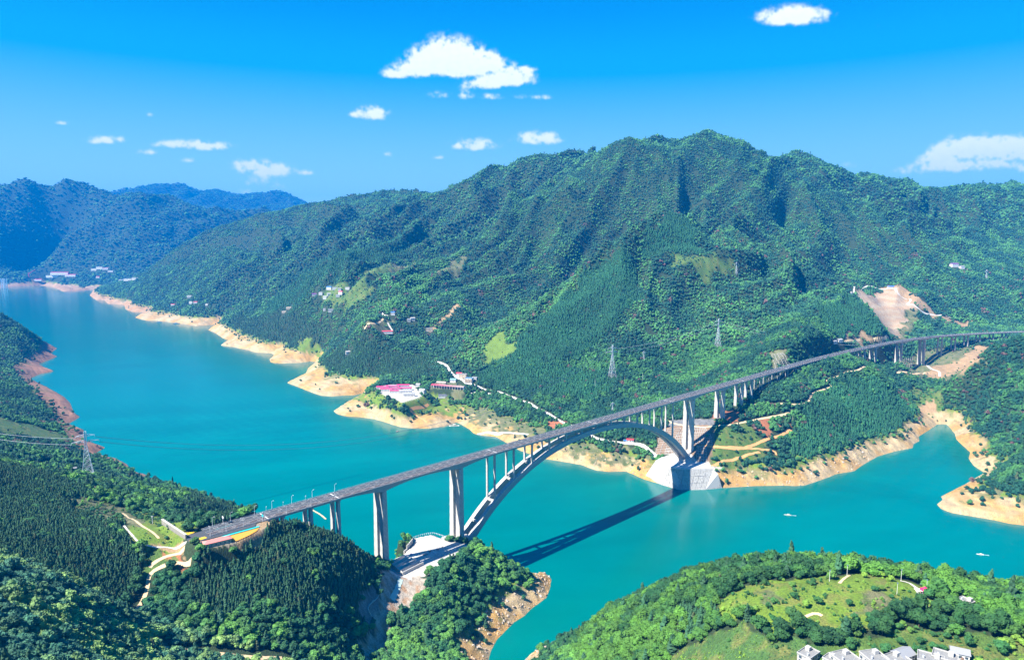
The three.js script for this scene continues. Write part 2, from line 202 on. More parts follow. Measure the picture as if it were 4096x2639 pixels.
// level sites: outline and height
const inPoly = (p, x, z) => { let c = false; for (let i = 0, j = p.length - 1; i < p.length; j = i++) if ((p[i][1] > z) !== (p[j][1] > z) && x < (p[j][0] - p[i][0]) * (z - p[i][1]) / (p[j][1] - p[i][1]) + p[i][0]) c = !c; return c; };
const polyDist = (p, x, z) => { let m = 1e18; for (let i = 0, j = p.length - 1; i < p.length; j = i++) { const dx = p[i][0] - p[j][0], dz = p[i][1] - p[j][1], t = clamp(((x - p[j][0]) * dx + (z - p[j][1]) * dz) / (dx * dx + dz * dz)), ex = x - p[j][0] - t * dx, ez = z - p[j][1] - t * dz; m = Math.min(m, ex * ex + ez * ez); } return Math.sqrt(m); };
const bounds = (p) => [Math.min(...p.map((q) => q[0])), Math.max(...p.map((q) => q[0])), Math.min(...p.map((q) => q[1])), Math.max(...p.map((q) => q[1]))];
const pads = [];
function pad(pxs, h, fall = 10) { const p = pxs.map((q) => { const w = atH(q[0], q[1], h); return [w[0], w[2]]; }); pads.push({ p, h, fall, b: bounds(p) }); return p; }
pad([[1005, 1247], [1045, 1263], [1095, 1270], [1120, 1268], [1075, 1298], [1020, 1330], [970, 1352], [905, 1338], [912, 1315], [945, 1292], [965, 1265], [930, 1263]], 58, 8);                    // pier site
pad([[384, 1222], [620, 1190], [690, 1205], [640, 1222], [560, 1262], [475, 1286], [438, 1262]], 168.9, 9);   // the bridge's left end
pad([[868, 905], [905, 898], [965, 897], [985, 925], [940, 940], [900, 925]], 54, 40);                           // school site
pad([[1000, 905], [1010, 890], [1085, 897], [1090, 915]], 62, 14);

const AX = [-0.55, 0.835];
const skyline = [[475, 550, 6000], [560, 522, 5900], [690, 489, 5700], [750, 483, 5600], [880, 452, 5400], [950, 471, 5050], [1060, 452, 4600], [1130, 401, 4400], [1210, 368, 4300], [1270, 369, 4200], [1355, 391, 3900], [1450, 328, 3600], [1520, 336, 3680], [1600, 336, 3700], [1665, 323, 3700], [1760, 340, 3720], [1830, 388, 3750], [1960, 388, 3920], [2050, 421, 4050], [2160, 436, 4200], [2390, 431, 4250], [2620, 440, 4300]].map((q) => { const w = atZ(...q); return [w[0], w[2]]; });
const ridgeDist = (x, z) => { let m = 1e9; for (let i = 1; i < skyline.length; i++) { const p = skyline[i - 1], q = skyline[i], dx = q[0] - p[0], dz = q[1] - p[1], t = clamp(((x - p[0]) * dx + (z - p[1]) * dz) / (dx * dx + dz * dz)); m = Math.min(m, Math.hypot(x - p[0] - t * dx, z - p[1] - t * dz)); } return m; };
function height(x, z) {
  const d = shoreDist(x, z), far = -z;
  if (d < 0) return Math.max(-45, d * 0.55);
  let h = rbf(x, z);
  // gullies and ribs that run down the slope, more of them on the high ground
  const amp = clamp((h - 70) * 0.22, 0, 92) * (far > 2400 ? lerp(0.42, 1.1, sstep(40, 420, ridgeDist(x, z))) : 1) * sstep(60, 220, Math.abs(bridgeUV(x, z)[1]) + (bridgeUV(x, z)[0] < 300 ? 400 : 0)) * sstep(1150, 1900, far + Math.abs(x) * 0.25), small = sstep(50, 200, d);
  if (amp > 0.5) {
    const k = 1 / (1 + sstep(4500, 8000, far) * 1.4);
    const wx = (x + 110 * n2(x / 800, z / 800)) * k, wz = (z + 110 * n2(x / 800 + 40, z / 800)) * k;
    const al = wx * AX[0] + wz * AX[1], ac = wx * AX[1] - wz * AX[0];
    const r1 = 1 - 2.2 * Math.abs(n2(ac / 430 + 3, al / 1500)), r2 = 1 - 2.2 * Math.abs(n2(ac / 200 + 30, al / 700)), r3 = n2(ac / 90 + 70, al / 240);
    h += amp / Math.sqrt(k) * (0.72 * r1 + 0.34 * r2 + 0.10 * r3 - 0.2) + amp * 0.2 * fbm(x / 160, z / 160, 3);
  }
  h += small * (3 * fbm(x / 90, z / 90, 3)) * sstep(500, 900, far);
  h = Math.max(h, 7 + 0.02 * d);
  // the bare drawdown banks: steep near the water, cut by small ravines
  const rib = 1 - 1.6 * Math.abs(n2(x / 34 + 9, z / 34)), bank = Math.min(d * (0.62 + 0.16 * n2(x / 120, z / 120)), 60) + clamp(d / 12) * 3.4 * rib;
  h = lerp(Math.min(bank, Math.max(h, bank * 0.55)), h, sstep(25, 120, d));
  // level ground
  for (const q of pads) {
    if (x < q.b[0] - 30 || x > q.b[1] + 30 || z < q.b[2] - 30 || z > q.b[3] + 30) continue;
    const ins = inPoly(q.p, x, z), e = ins ? 0 : polyDist(q.p, x, z);
    h = lerp(q.h, h, sstep(0, q.fall, e));
  }
  const [u, v] = bridgeUV(x, z);
  if (u > -598 && u < 2290 && Math.abs(v) < 40) h = lerp(Math.min(h, u < -560 ? 158 : u < 1000 ? 159 : u > 1375 && u < 1700 ? 92 : 146), h, sstep(19, 40, Math.abs(v)));
  return h;
}

// the ground as one sheet, finer where it is near
const ROWS = [], COLS = 620;
for (let z = 70; z < 18500;) { ROWS.push(z); z += Math.max(2.6, z * 0.0042); }
const half = (z) => z * 0.9 + 140;
const GH = new Float32Array(ROWS.length * (COLS + 1)), GD = new Float32Array(GH.length);
ROWS.forEach((z, r) => { for (let c = 0; c <= COLS; c++) { const x = (c / COLS * 2 - 1) * half(z), i = r * (COLS + 1) + c; GH[i] = height(x, -z); } });
function ground(x, z) {   // the height of that sheet
  const q = -z; let a = 0, b = ROWS.length - 1; while (b - a > 1) { const m = (a + b) >> 1; if (ROWS[m] <= q) a = m; else b = m; }
  const t = clamp((q - ROWS[a]) / (ROWS[b] - ROWS[a])), w = half(q), cf = clamp((x / w + 1) / 2 * COLS, 0, COLS - 1e-6), c = Math.floor(cf), s = cf - c, i = a * (COLS + 1) + c, j = i + COLS + 1;
  return s + t <= 1 ? GH[i] + s * (GH[i + 1] - GH[i]) + t * (GH[j] - GH[i]) : GH[j + 1] + (1 - s) * (GH[j] - GH[j + 1]) + (1 - t) * (GH[i + 1] - GH[j + 1]);
}
function hit(px, py) {   // where the ground stands at a point of the photograph
  const d = ray(px, py); let t = 80, last = t;
  for (; t < 19000; last = t, t += Math.max(1.5, t * 0.004)) { const y = EYE + t * d[1]; if (y < Math.max(0, ground(t * d[0], t * d[2]))) break; }
  for (let k = 0; k < 18; k++) { const m = (last + t) / 2; if (EYE + m * d[1] < Math.max(0, ground(m * d[0], m * d[2]))) t = m; else last = m; }
  return V(t * d[0], EYE + t * d[1], t * d[2]);
}

// ---------------------------------------------------------------- what grows or lies where: outlines seen in the photograph, laid on the ground
const patches = [];
function patch(type, pts, soft = 5) { const p = pts.map((q) => { const w = hit(q[0], q[1]); return [w.x, w.z]; }); patches.push({ type, p, soft, b: bounds(p) }); }
// forestry plantations of conifers, and paler scrub
patch('conifer', [[470, 1295], [560, 1272], [640, 1236], [735, 1226], [800, 1232], [862, 1272], [872, 1330], [845, 1400], [800, 1436], [700, 1436], [560, 1446], [480, 1436], [425, 1400], [430, 1350]]);
patch('conifer', [[-60, 1080], [20, 1088], [140, 1118], [275, 1196], [300, 1250], [322, 1330], [325, 1400], [260, 1412], [180, 1372], [80, 1328], [-60, 1300]]);
patch('conifer', [[440, 1152], [540, 1186], [562, 1212], [490, 1226], [430, 1204]]);
patch('conifer', [[750, 842], [900, 826], [1005, 830], [1018, 868], [960, 886], [860, 884], [735, 878]]);
patch('firlight', [[700, 640], [760, 592], [832, 584], [852, 610], [800, 650], [740, 652]]);
patch('firlight', [[610, 724], [700, 652], [732, 666], [702, 722], [650, 748]]);
patch('conifer', [[530, 742], [640, 732], [722, 746], [752, 790], [680, 815], [560, 782]]);
patch('firlight', [[1500, 560], [1560, 498], [1612, 520], [1642, 588], [1560, 600], [1490, 590]]);
patch('light', [[1050, 842], [1150, 762], [1240, 707], [1340, 647], [1430, 592], [1450, 640], [1300, 740], [1200, 800], [1110, 862]]);  // yellow-green scrub; the crest's sunlit look is put into its leaf colour
patch('light', [[1650, 720], [1700, 700], [1740, 780], [1700, 850], [1560, 900], [1550, 830]]);
patch('light', [[870, 640], [980, 600], [1100, 590], [1000, 680], [960, 740], [900, 730]]);
patch('firlight', [[1390, 622], [1480, 604], [1500, 700], [1310, 850], [1150, 850], [1210, 775]]);
patch('firlight', [[1975, 880], [2060, 898], [2150, 965], [2080, 1008], [1900, 1066], [1850, 1056], [1885, 975], [1935, 918]]);
patch('firlight', [[1985, 694], [2068, 780], [1950, 786], [1900, 722]]);
patch('firlight', [[820, 620], [900, 560], [980, 600], [920, 610]]);
patch('conifer', [[1565, 1420], [1690, 1416], [1702, 1438], [1640, 1478], [1550, 1470]], 2);
patch('firlight', [[1050, 880], [1210, 840], [1450, 880], [1380, 940], [1250, 920], [1120, 890]]);
// meadows, fields and terraces
patch('field', [[1122, 832], [1148, 790], [1185, 781], [1206, 800], [1192, 826], [1132, 852]], 3);
patch('grass', [[692, 800], [760, 797], [776, 812], [735, 826], [700, 818]]);
patch('meadow', [[786, 660], [850, 653], [872, 680], [822, 722], [770, 722], [744, 700]]);
patch('meadow', [[850, 632], [905, 612], [925, 628], [870, 650]]);
patch('dry', [[918, 617], [976, 615], [966, 631], [913, 636]]);
patch('dry', [[1020, 642], [1060, 607], [1096, 604], [1082, 634], [1030, 646]]);
patch('soil', [[1000, 766], [1038, 732], [1074, 711], [1079, 720], [1042, 744], [1010, 772]]);
patch('dry', [[850, 768], [905, 748], [922, 752], [880, 775]]);
patch('meadow', [[1568, 596], [1640, 598], [1704, 622], [1722, 645], [1640, 652], [1578, 622]]);
patch('rows', [[-60, 962], [60, 988], [192, 1028], [150, 1036], [-60, 1010]]);
patch('grass', [[815, 918], [870, 925], [1000, 932], [1080, 948], [1070, 978], [960, 962], [840, 945]]);
patch('dry', [[1078, 958], [1130, 950], [1232, 988], [1292, 1010], [1180, 1014], [1108, 988]]);
patch('meadow', [[1645, 1002], [1742, 1000], [1800, 1040], [1765, 1084], [1690, 1096], [1630, 1062]]);
patch('dry', [[1280, 1045], [1360, 1035], [1480, 1070], [1500, 1092], [1400, 1085]]);
patch('grass', [[1690, 1404], [1860, 1352], [2050, 1345], [2200, 1388], [2210, 1440], [2000, 1470], [1810, 1476], [1700, 1450]]);
patch('rows', [[1640, 1490], [1800, 1480], [1905, 1500], [1890, 1620], [1500, 1620], [1520, 1560]]);
patch('meadow', [[1905, 1500], [2390, 1470], [2480, 1620], [1890, 1620]]);
patch('grass', [[292, 1200], [352, 1190], [445, 1242], [432, 1284], [352, 1292], [300, 1252]]);
patch('meadow', [[330, 1290], [440, 1280], [452, 1316], [360, 1345], [330, 1330]]);
patch('dry', [[168, 1150], [300, 1184], [346, 1212], [335, 1236], [262, 1226], [176, 1192]]);
patch('meadow', [[2130, 900], [2190, 905], [2205, 930], [2170, 965], [2120, 925]]);
patch('meadow', [[1110, 1262], [1200, 1275], [1180, 1290], [1090, 1290]]);
// bare cuttings and soil
patch('cut', [[2003, 681], [2060, 674], [2112, 690], [2150, 706], [2112, 742], [2090, 792], [2074, 775], [2040, 735]], 3);
patch('dry', [[2085, 790], [2110, 742], [2150, 712], [2142, 740], [2108, 800]]);
patch('soil', [[2060, 676], [2080, 662], [2130, 690], [2195, 738], [2275, 752], [2262, 764], [2150, 720], [2110, 692]]);
patch('dry', [[2092, 836], [2160, 820], [2290, 810], [2302, 850], [2235, 890], [2190, 886], [2120, 874]]);
patch('soil', [[2160, 862], [2232, 840], [2246, 858], [2200, 892], [2180, 884]]);
patch('soil', [[2280, 812], [2330, 800], [2310, 830], [2250, 870], [2240, 850]]);
patch('soil', [[1970, 778], [2020, 772], [2045, 785], [2010, 800], [1975, 806]]);
patch('soil', [[2150, 955], [2185, 940], [2260, 965], [2240, 990], [2200, 985], [2165, 985]]);
patch('redsoil', [[1265, 992], [1290, 975], [1320, 990], [1300, 1000]], 2);
patch('redsoil', [[1660, 965], [1740, 960], [1744, 978], [1690, 992]], 3);
patch('redsoil', [[1735, 985], [1790, 990], [1840, 996], [1800, 1010], [1760, 1000]], 3);
patch('rock', [[1545, 1002], [1600, 975], [1690, 978], [1660, 1005], [1590, 1012]], 3);
patch('dry', [[1795, 865], [1800, 822], [1828, 812], [1852, 855], [1815, 870]], 3);
patch('concrete', [[1005, 1247], [1045, 1263], [1095, 1270], [1120, 1268], [1075, 1298], [1020, 1330], [970, 1352], [905, 1338], [912, 1315], [945, 1292], [965, 1265], [930, 1263]], 2);
patch('debris', [[903, 1335], [985, 1340], [1000, 1348], [958, 1400], [935, 1440], [905, 1490], [880, 1560], [832, 1560], [860, 1460], [890, 1390]], 3);
patch('rock', [[822, 1402], [868, 1346], [892, 1372], [872, 1440], [835, 1440]], 3);
patch('soil', [[878, 1262], [905, 1268], [930, 1272], [905, 1290], [875, 1280]], 3);
patch('redsoil', [[395, 1296], [440, 1283], [447, 1310], [402, 1314]], 2);
patch('soil', [[355, 1270], [430, 1262], [440, 1275], [380, 1290]], 2);
patch('concrete', [[868, 905], [905, 898], [965, 897], [985, 925], [940, 940], [900, 925]], 2);
patch('dry', [[1000, 905], [1010, 890], [1085, 897], [1090, 915]], 2);
patch('dry', [[1760, 1400], [1800, 1385], [1840, 1395], [1800, 1410]], 2);
patch('dry', [[1990, 1400], [2080, 1392], [2120, 1420], [2050, 1440], [1990, 1425]], 2);

patch('cleared', [[455, 1268], [500, 1240], [600, 1210], [690, 1200], [705, 1218], [655, 1232], [600, 1256], [545, 1274], [470, 1284]], 2);
patch('soil', [[525, 1262], [600, 1232], [660, 1216], [668, 1228], [610, 1262], [550, 1282]], 2);
patch('brown', [[1525, 1066], [1545, 1000], [1600, 992], [1665, 994], [1668, 1045], [1655, 1084], [1622, 1082], [1600, 1055]], 2);
patch('concrete', [[1545, 1066], [1600, 1044], [1625, 1075], [1690, 1092], [1670, 1100], [1600, 1097], [1560, 1092]], 2);
const TREES = { firlight: [1, 'conifer'], cleared: [0], brown: [0.03], conifer: [1, 'conifer'], field: [0.02], grass: [0.3], meadow: [0.7], dry: [0.3], light: [0.95], soil: [0.04], rows: [0.03], cut: [0], redsoil: [0], rock: [0.03], concrete: [0], debris: [0.02] };
const HUE = { firlight: [0.02, 0.06, 0.024], cleared: [0.46, 0.38, 0.27], brown: [0.34, 0.22, 0.13], light: [0.05, 0.10, 0.025], conifer: [0.026, 0.06, 0.022], field: [0.17, 0.28, 0.03], grass: [0.17, 0.29, 0.02], meadow: [0.10, 0.20, 0.03], dry: [0.22, 0.22, 0.10], soil: [0.5, 0.33, 0.17], rows: [0.07, 0.17, 0.035], cut: [0.52, 0.33, 0.19], redsoil: [0.48, 0.17, 0.07], rock: [0.25, 0.25, 0.25], concrete: [0.74, 0.71, 0.66], debris: [0.52, 0.45, 0.36] };
const roads = [];       // filled below: strips that keep trees off
const clear = [];       // round places kept free: [x, z, r]
const roadNear = (x, z) => { for (const r of roads) { if (x < r.b[0] - 14 || x > r.b[1] + 14 || z < r.b[2] - 14 || z > r.b[3] + 14) continue; for (let i = 0; i < r.p.length - 1; i++) { const a = r.p[i], b = r.p[i + 1], dx = b[0] - a[0], dz = b[1] - a[1], t = clamp(((x - a[0]) * dx + (z - a[1]) * dz) / (dx * dx + dz * dz)); if ((x - a[0] - t * dx) ** 2 + (z - a[1] - t * dz) ** 2 < (r.w / 2 + (z > -1100 ? 5.5 : 3)) ** 2) return true; } } return false; };
const HARD = new Set(['concrete', 'cleared', 'brown']);
function typeAt(x, z) {
  let best = null; const wa = z < -1150 ? 20 : 9, wx = x + 7 * n2(x / 24, z / 24) + wa * n2(x / 75 + 4, z / 75), wz = z + 7 * n2(x / 24 + 9, z / 24) + wa * n2(x / 75 + 44, z / 75);
  for (const q of patches) if (HARD.has(q.type)) { if (x > q.b[0] && x < q.b[1] && z > q.b[2] && z < q.b[3] && inPoly(q.p, x, z)) best = q.type; } else if (wx > q.b[0] && wx < q.b[1] && wz > q.b[2] && wz < q.b[3] && inPoly(q.p, wx, wz)) best = q.type;
  return best;
}
function bankTop(x, z) { const near = z > -1180 && x < 400; return (near ? 17 : z > -1950 ? 23 : 35) + 7 * fbm(x / 120, z / 120, 3); }
function cover(x, z, h, d) {   // type of ground and the colour of the soil or sward
  let t = typeAt(x, z), col;
  const top = bankTop(x, z), above = h - top;
  const wear = fbm(x / 34 + 60, z / 34, 3); if (above < 0 && d < 190 && t !== 'concrete' && t !== 'debris' && !((t === 'grass' || t === 'dry' || t === 'meadow') && h > 9 + 9 * wear && wear < 0.25)) t = 'bank';
  else if (above < (z > -1950 && z < -1180 ? 15 : 9) && d < 200 && (!t || t === 'conifer' || t === 'firlight' || t === 'light')) t = fbm(x / 40, z / 40 + 5, 3) > -0.1 ? 'grass' : 'dry';
  const v = fbm(x / 30, z / 30, 4), w = fbm(x / 140 + 20, z / 140, 3);
  if (t === 'bank') {
    const orange = sstep(-0.35, 0.4, w + 0.3 * v), strata = 0.5 + 0.3 * Math.sin(h * 0.9 + 2 * v) + 0.3 * Math.sin(h * 1.7 + 2.5 * w);
    const red = x < 0.5 * z && z > -3400 && z < -1200 ? 0.85 : z < -4600 ? 0.4 : 0;
    col = [lerp(0.66, 0.65, orange), lerp(0.50, 0.38, orange), lerp(0.27, 0.11, orange)].map((c, k) => lerp(c, [0.42, 0.19, 0.12][k], red) * (0.78 + 0.34 * strata) * (1 + 0.22 * v));
    const green = sstep(0.05, 0.45, fbm(x / 55 + 8, z / 55, 3) + 0.9 * (h / top - 0.75)) * 0.7;
    col = col.map((c, k) => lerp(c, [0.16, 0.2, 0.05][k], green));
  } else if (!t) col = [0.028, 0.062, 0.018].map((c) => c * (1 + 0.3 * v));
  else {
    const b = HUE[t]; let m = 1 + 0.28 * v;
    col = b.map((c) => c * m);
    if (t === 'grass' || t === 'meadow' || t === 'rows') { const y = sstep(0.0, 0.5, fbm(x / 22 + 3, z / 22, 3)); col = col.map((c, k) => lerp(c, [0.26, 0.24, 0.06][k], y * 0.6)); }
    if (t === 'dry') { const y = sstep(-0.1, 0.3, fbm(x / 16, z / 16 + 7, 3)); col = col.map((c, k) => lerp(c, [0.09, 0.15, 0.03][k], y * 0.75)); }
    if (t === 'cut') { const s2 = sstep(-0.2, 0.2, Math.sin(h * 0.33) + 0.3 * v); col = col.map((c, k) => lerp([0.56, 0.44, 0.30][k], c, s2 * 0.7)); }
    if (t === 'debris' || t === 'rock') { const y = fbm(x / 9, z / 9, 3); col = col.map((c) => c * (1 + 0.45 * y)); if (t === 'debris') { const o = sstep(0.1, 0.4, fbm(x / 18 + 9, z / 18, 2)); col = col.map((c, k) => lerp(c, [0.5, 0.24, 0.08][k], o * 0.7)); } }
    if (t === 'concrete') { const y = fbm(x / 12, z / 12, 4); col = col.map((c, k) => c * (1 + 0.22 * y) * [1, 1 - 0.04 * (y > 0), 1 - 0.1 * (y > 0)][k]); }
  }
  return [t, col];
}

// ---------------------------------------------------------------- roads and tracks laid on the ground
const roadMats = { paved: std([0.55, 0.52, 0.46], 0.9), dirt: std([0.60, 0.44, 0.25], 0.95), red: std([0.62, 0.30, 0.11], 0.95), blue: std([0.22, 0.24, 0.27], 0.9), teal: std([0.40, 0.52, 0.46], 0.9) };
function road(name, kind, w, pts) {
  const p = new THREE.CatmullRomCurve3(pts.map((q) => hit(q[0], q[1])), false, 'centripetal'), n = Math.max(4, Math.ceil(p.getLength() / (w > 8 ? 6 : 4))), c = p.getSpacedPoints(n);
  const flat = c.map((q) => [q.x, q.z]); roads.push({ p: flat, w, b: bounds(flat) });
  const pos = [], uv = [], idx = []; const M = 4;
  c.forEach((q, i) => { const a = c[Math.max(0, i - 1)], b = c[Math.min(n, i + 1)], dx = b.x - a.x, dz = b.z - a.z, l = Math.hypot(dx, dz) || 1, k = w / 2 * (1 + 0.18 * n2(i * 0.7, w + pts[0][0])); for (let j = 0; j <= M; j++) { const s = (j / M * 2 - 1) * k, x = q.x - dz / l * s, z = q.z + dx / l * s; pos.push(x, Math.max(ground(x, z), 0.2) + 0.32, z); uv.push(j / M * w / 8, i * 0.5); } });
  for (let i = 0; i < n; i++) for (let j = 0; j < M; j++) { const a = i * (M + 1) + j, b = a + M + 1; idx.push(a, a + 1, b, a + 1, b + 1, b); }
  const g = new THREE.BufferGeometry(); g.setAttribute('position', new THREE.Float32BufferAttribute(pos, 3)); g.setAttribute('uv', new THREE.Float32BufferAttribute(uv, 2)); g.setIndex(idx); g.computeVertexNormals();
  return structure(name, g, roadMats[kind]);
}
road('road', 'paved', 7, [[1014, 846], [1041, 853], [1050, 866], [1062, 878], [1089, 894], [1117, 903], [1164, 915], [1199, 928], [1233, 940], [1253, 952], [1281, 966], [1301, 979], [1330, 992], [1373, 1007], [1386, 1020], [1421, 1029], [1455, 1034], [1500, 1040], [1532, 1066]]);
road('road', 'paved', 6, [[1089, 911], [1115, 915], [1144, 920]]);
road('road', 'dirt', 5, [[1496, 966], [1533, 976], [1564, 985], [1595, 993], [1650, 997], [1684, 993], [1708, 991], [1735, 986], [1769, 979], [1803, 973], [1837, 966], [1851, 959]]);
road('track', 'dirt', 4, [[1745, 945], [1803, 944], [1861, 944], [1889, 935], [1896, 921], [1923, 909], [1940, 901], [1930, 892], [1954, 880], [1974, 870], [2005, 863], [2022, 856]]);
road('track', 'red', 5, [[1626, 1043], [1684, 1044], [1735, 1046], [1762, 1038], [1786, 1027], [1820, 1017], [1848, 1003]]);
road('track', 'red', 4, [[1735, 1046], [1780, 1050], [1810, 1055], [1812, 1062]]);
road('track', 'red', 4, [[1660, 1088], [1700, 1075], [1750, 1060], [1775, 1056]]);
road('road', 'paved', 6, [[1987, 687], [2011, 676], [2050, 674], [2081, 673], [2096, 683], [2126, 699], [2120, 710], [2145, 720], [2175, 734], [2223, 742]]);
road('track', 'dirt', 5, [[2040, 792], [2057, 792], [2074, 786]]);
road('track', 'dirt', 5, [[1972, 798], [1985, 794], [2008, 792]]);
road('track', 'dirt', 6, [[2093, 871], [2130, 872], [2160, 869]]);
road('road', 'paved', 7, [[2154, 852], [2175, 861], [2190, 866], [2195, 878]]);
road('path', 'dirt', 2.6, [[285, 1198], [310, 1213], [334, 1230], [370, 1257]]);
road('path', 'paved', 2, [[288, 1227], [306, 1248], [327, 1268], [359, 1277], [391, 1278], [434, 1266]]);
road('track', 'dirt', 4, [[430, 1279], [391, 1298], [356, 1316], [349, 1325]]);
road('road', 'dirt', 4, [[445, 1312], [398, 1316], [366, 1328], [349, 1342], [342, 1376], [334, 1398], [324, 1415], [302, 1433]]);
road('road', 'dirt', 4.5, [[370, 1508], [409, 1515], [455, 1520], [516, 1527], [605, 1536], [658, 1538]]);
road('road', 'paved', 4, [[235, 1145], [263, 1152], [285, 1166], [299, 1173]]);
road('road', 'paved', 4, [[60, 1088], [90, 1084], [110, 1078]]);
road('road', 'paved', 7, [[1113, 1014], [1144, 1010], [1181, 1010], [1233, 1014]]);
road('track', 'red', 6, [[1000, 944], [988, 950], [958, 957], [970, 969], [996, 986]]);
road('track', 'paved', 6, [[891, 730], [895, 735], [905, 737]]);
road('track', 'paved', 6, [[904, 752], [907, 758], [915, 771]]);
road('track', 'dirt', 6, [[894, 744], [872, 755], [850, 768]]);
road('path', 'paved', 2.2, [[2102, 1356], [2120, 1360], [2132, 1367], [2146, 1378]]);
road('path', 'dirt', 2, [[2148, 1405], [2160, 1412], [2172, 1420]]);
road('path', 'dirt', 2, [[1984, 1343], [1972, 1350], [1960, 1362]]);
road('track', 'dirt', 2.5, [[1880, 1440], [1905, 1432], [1920, 1438]]);
road('strip', 'teal', 6, [[935, 1352], [928, 1372], [915, 1400]]);
road('path', 'dirt', 3, [[720, 1186], [748, 1202], [760, 1212]]);

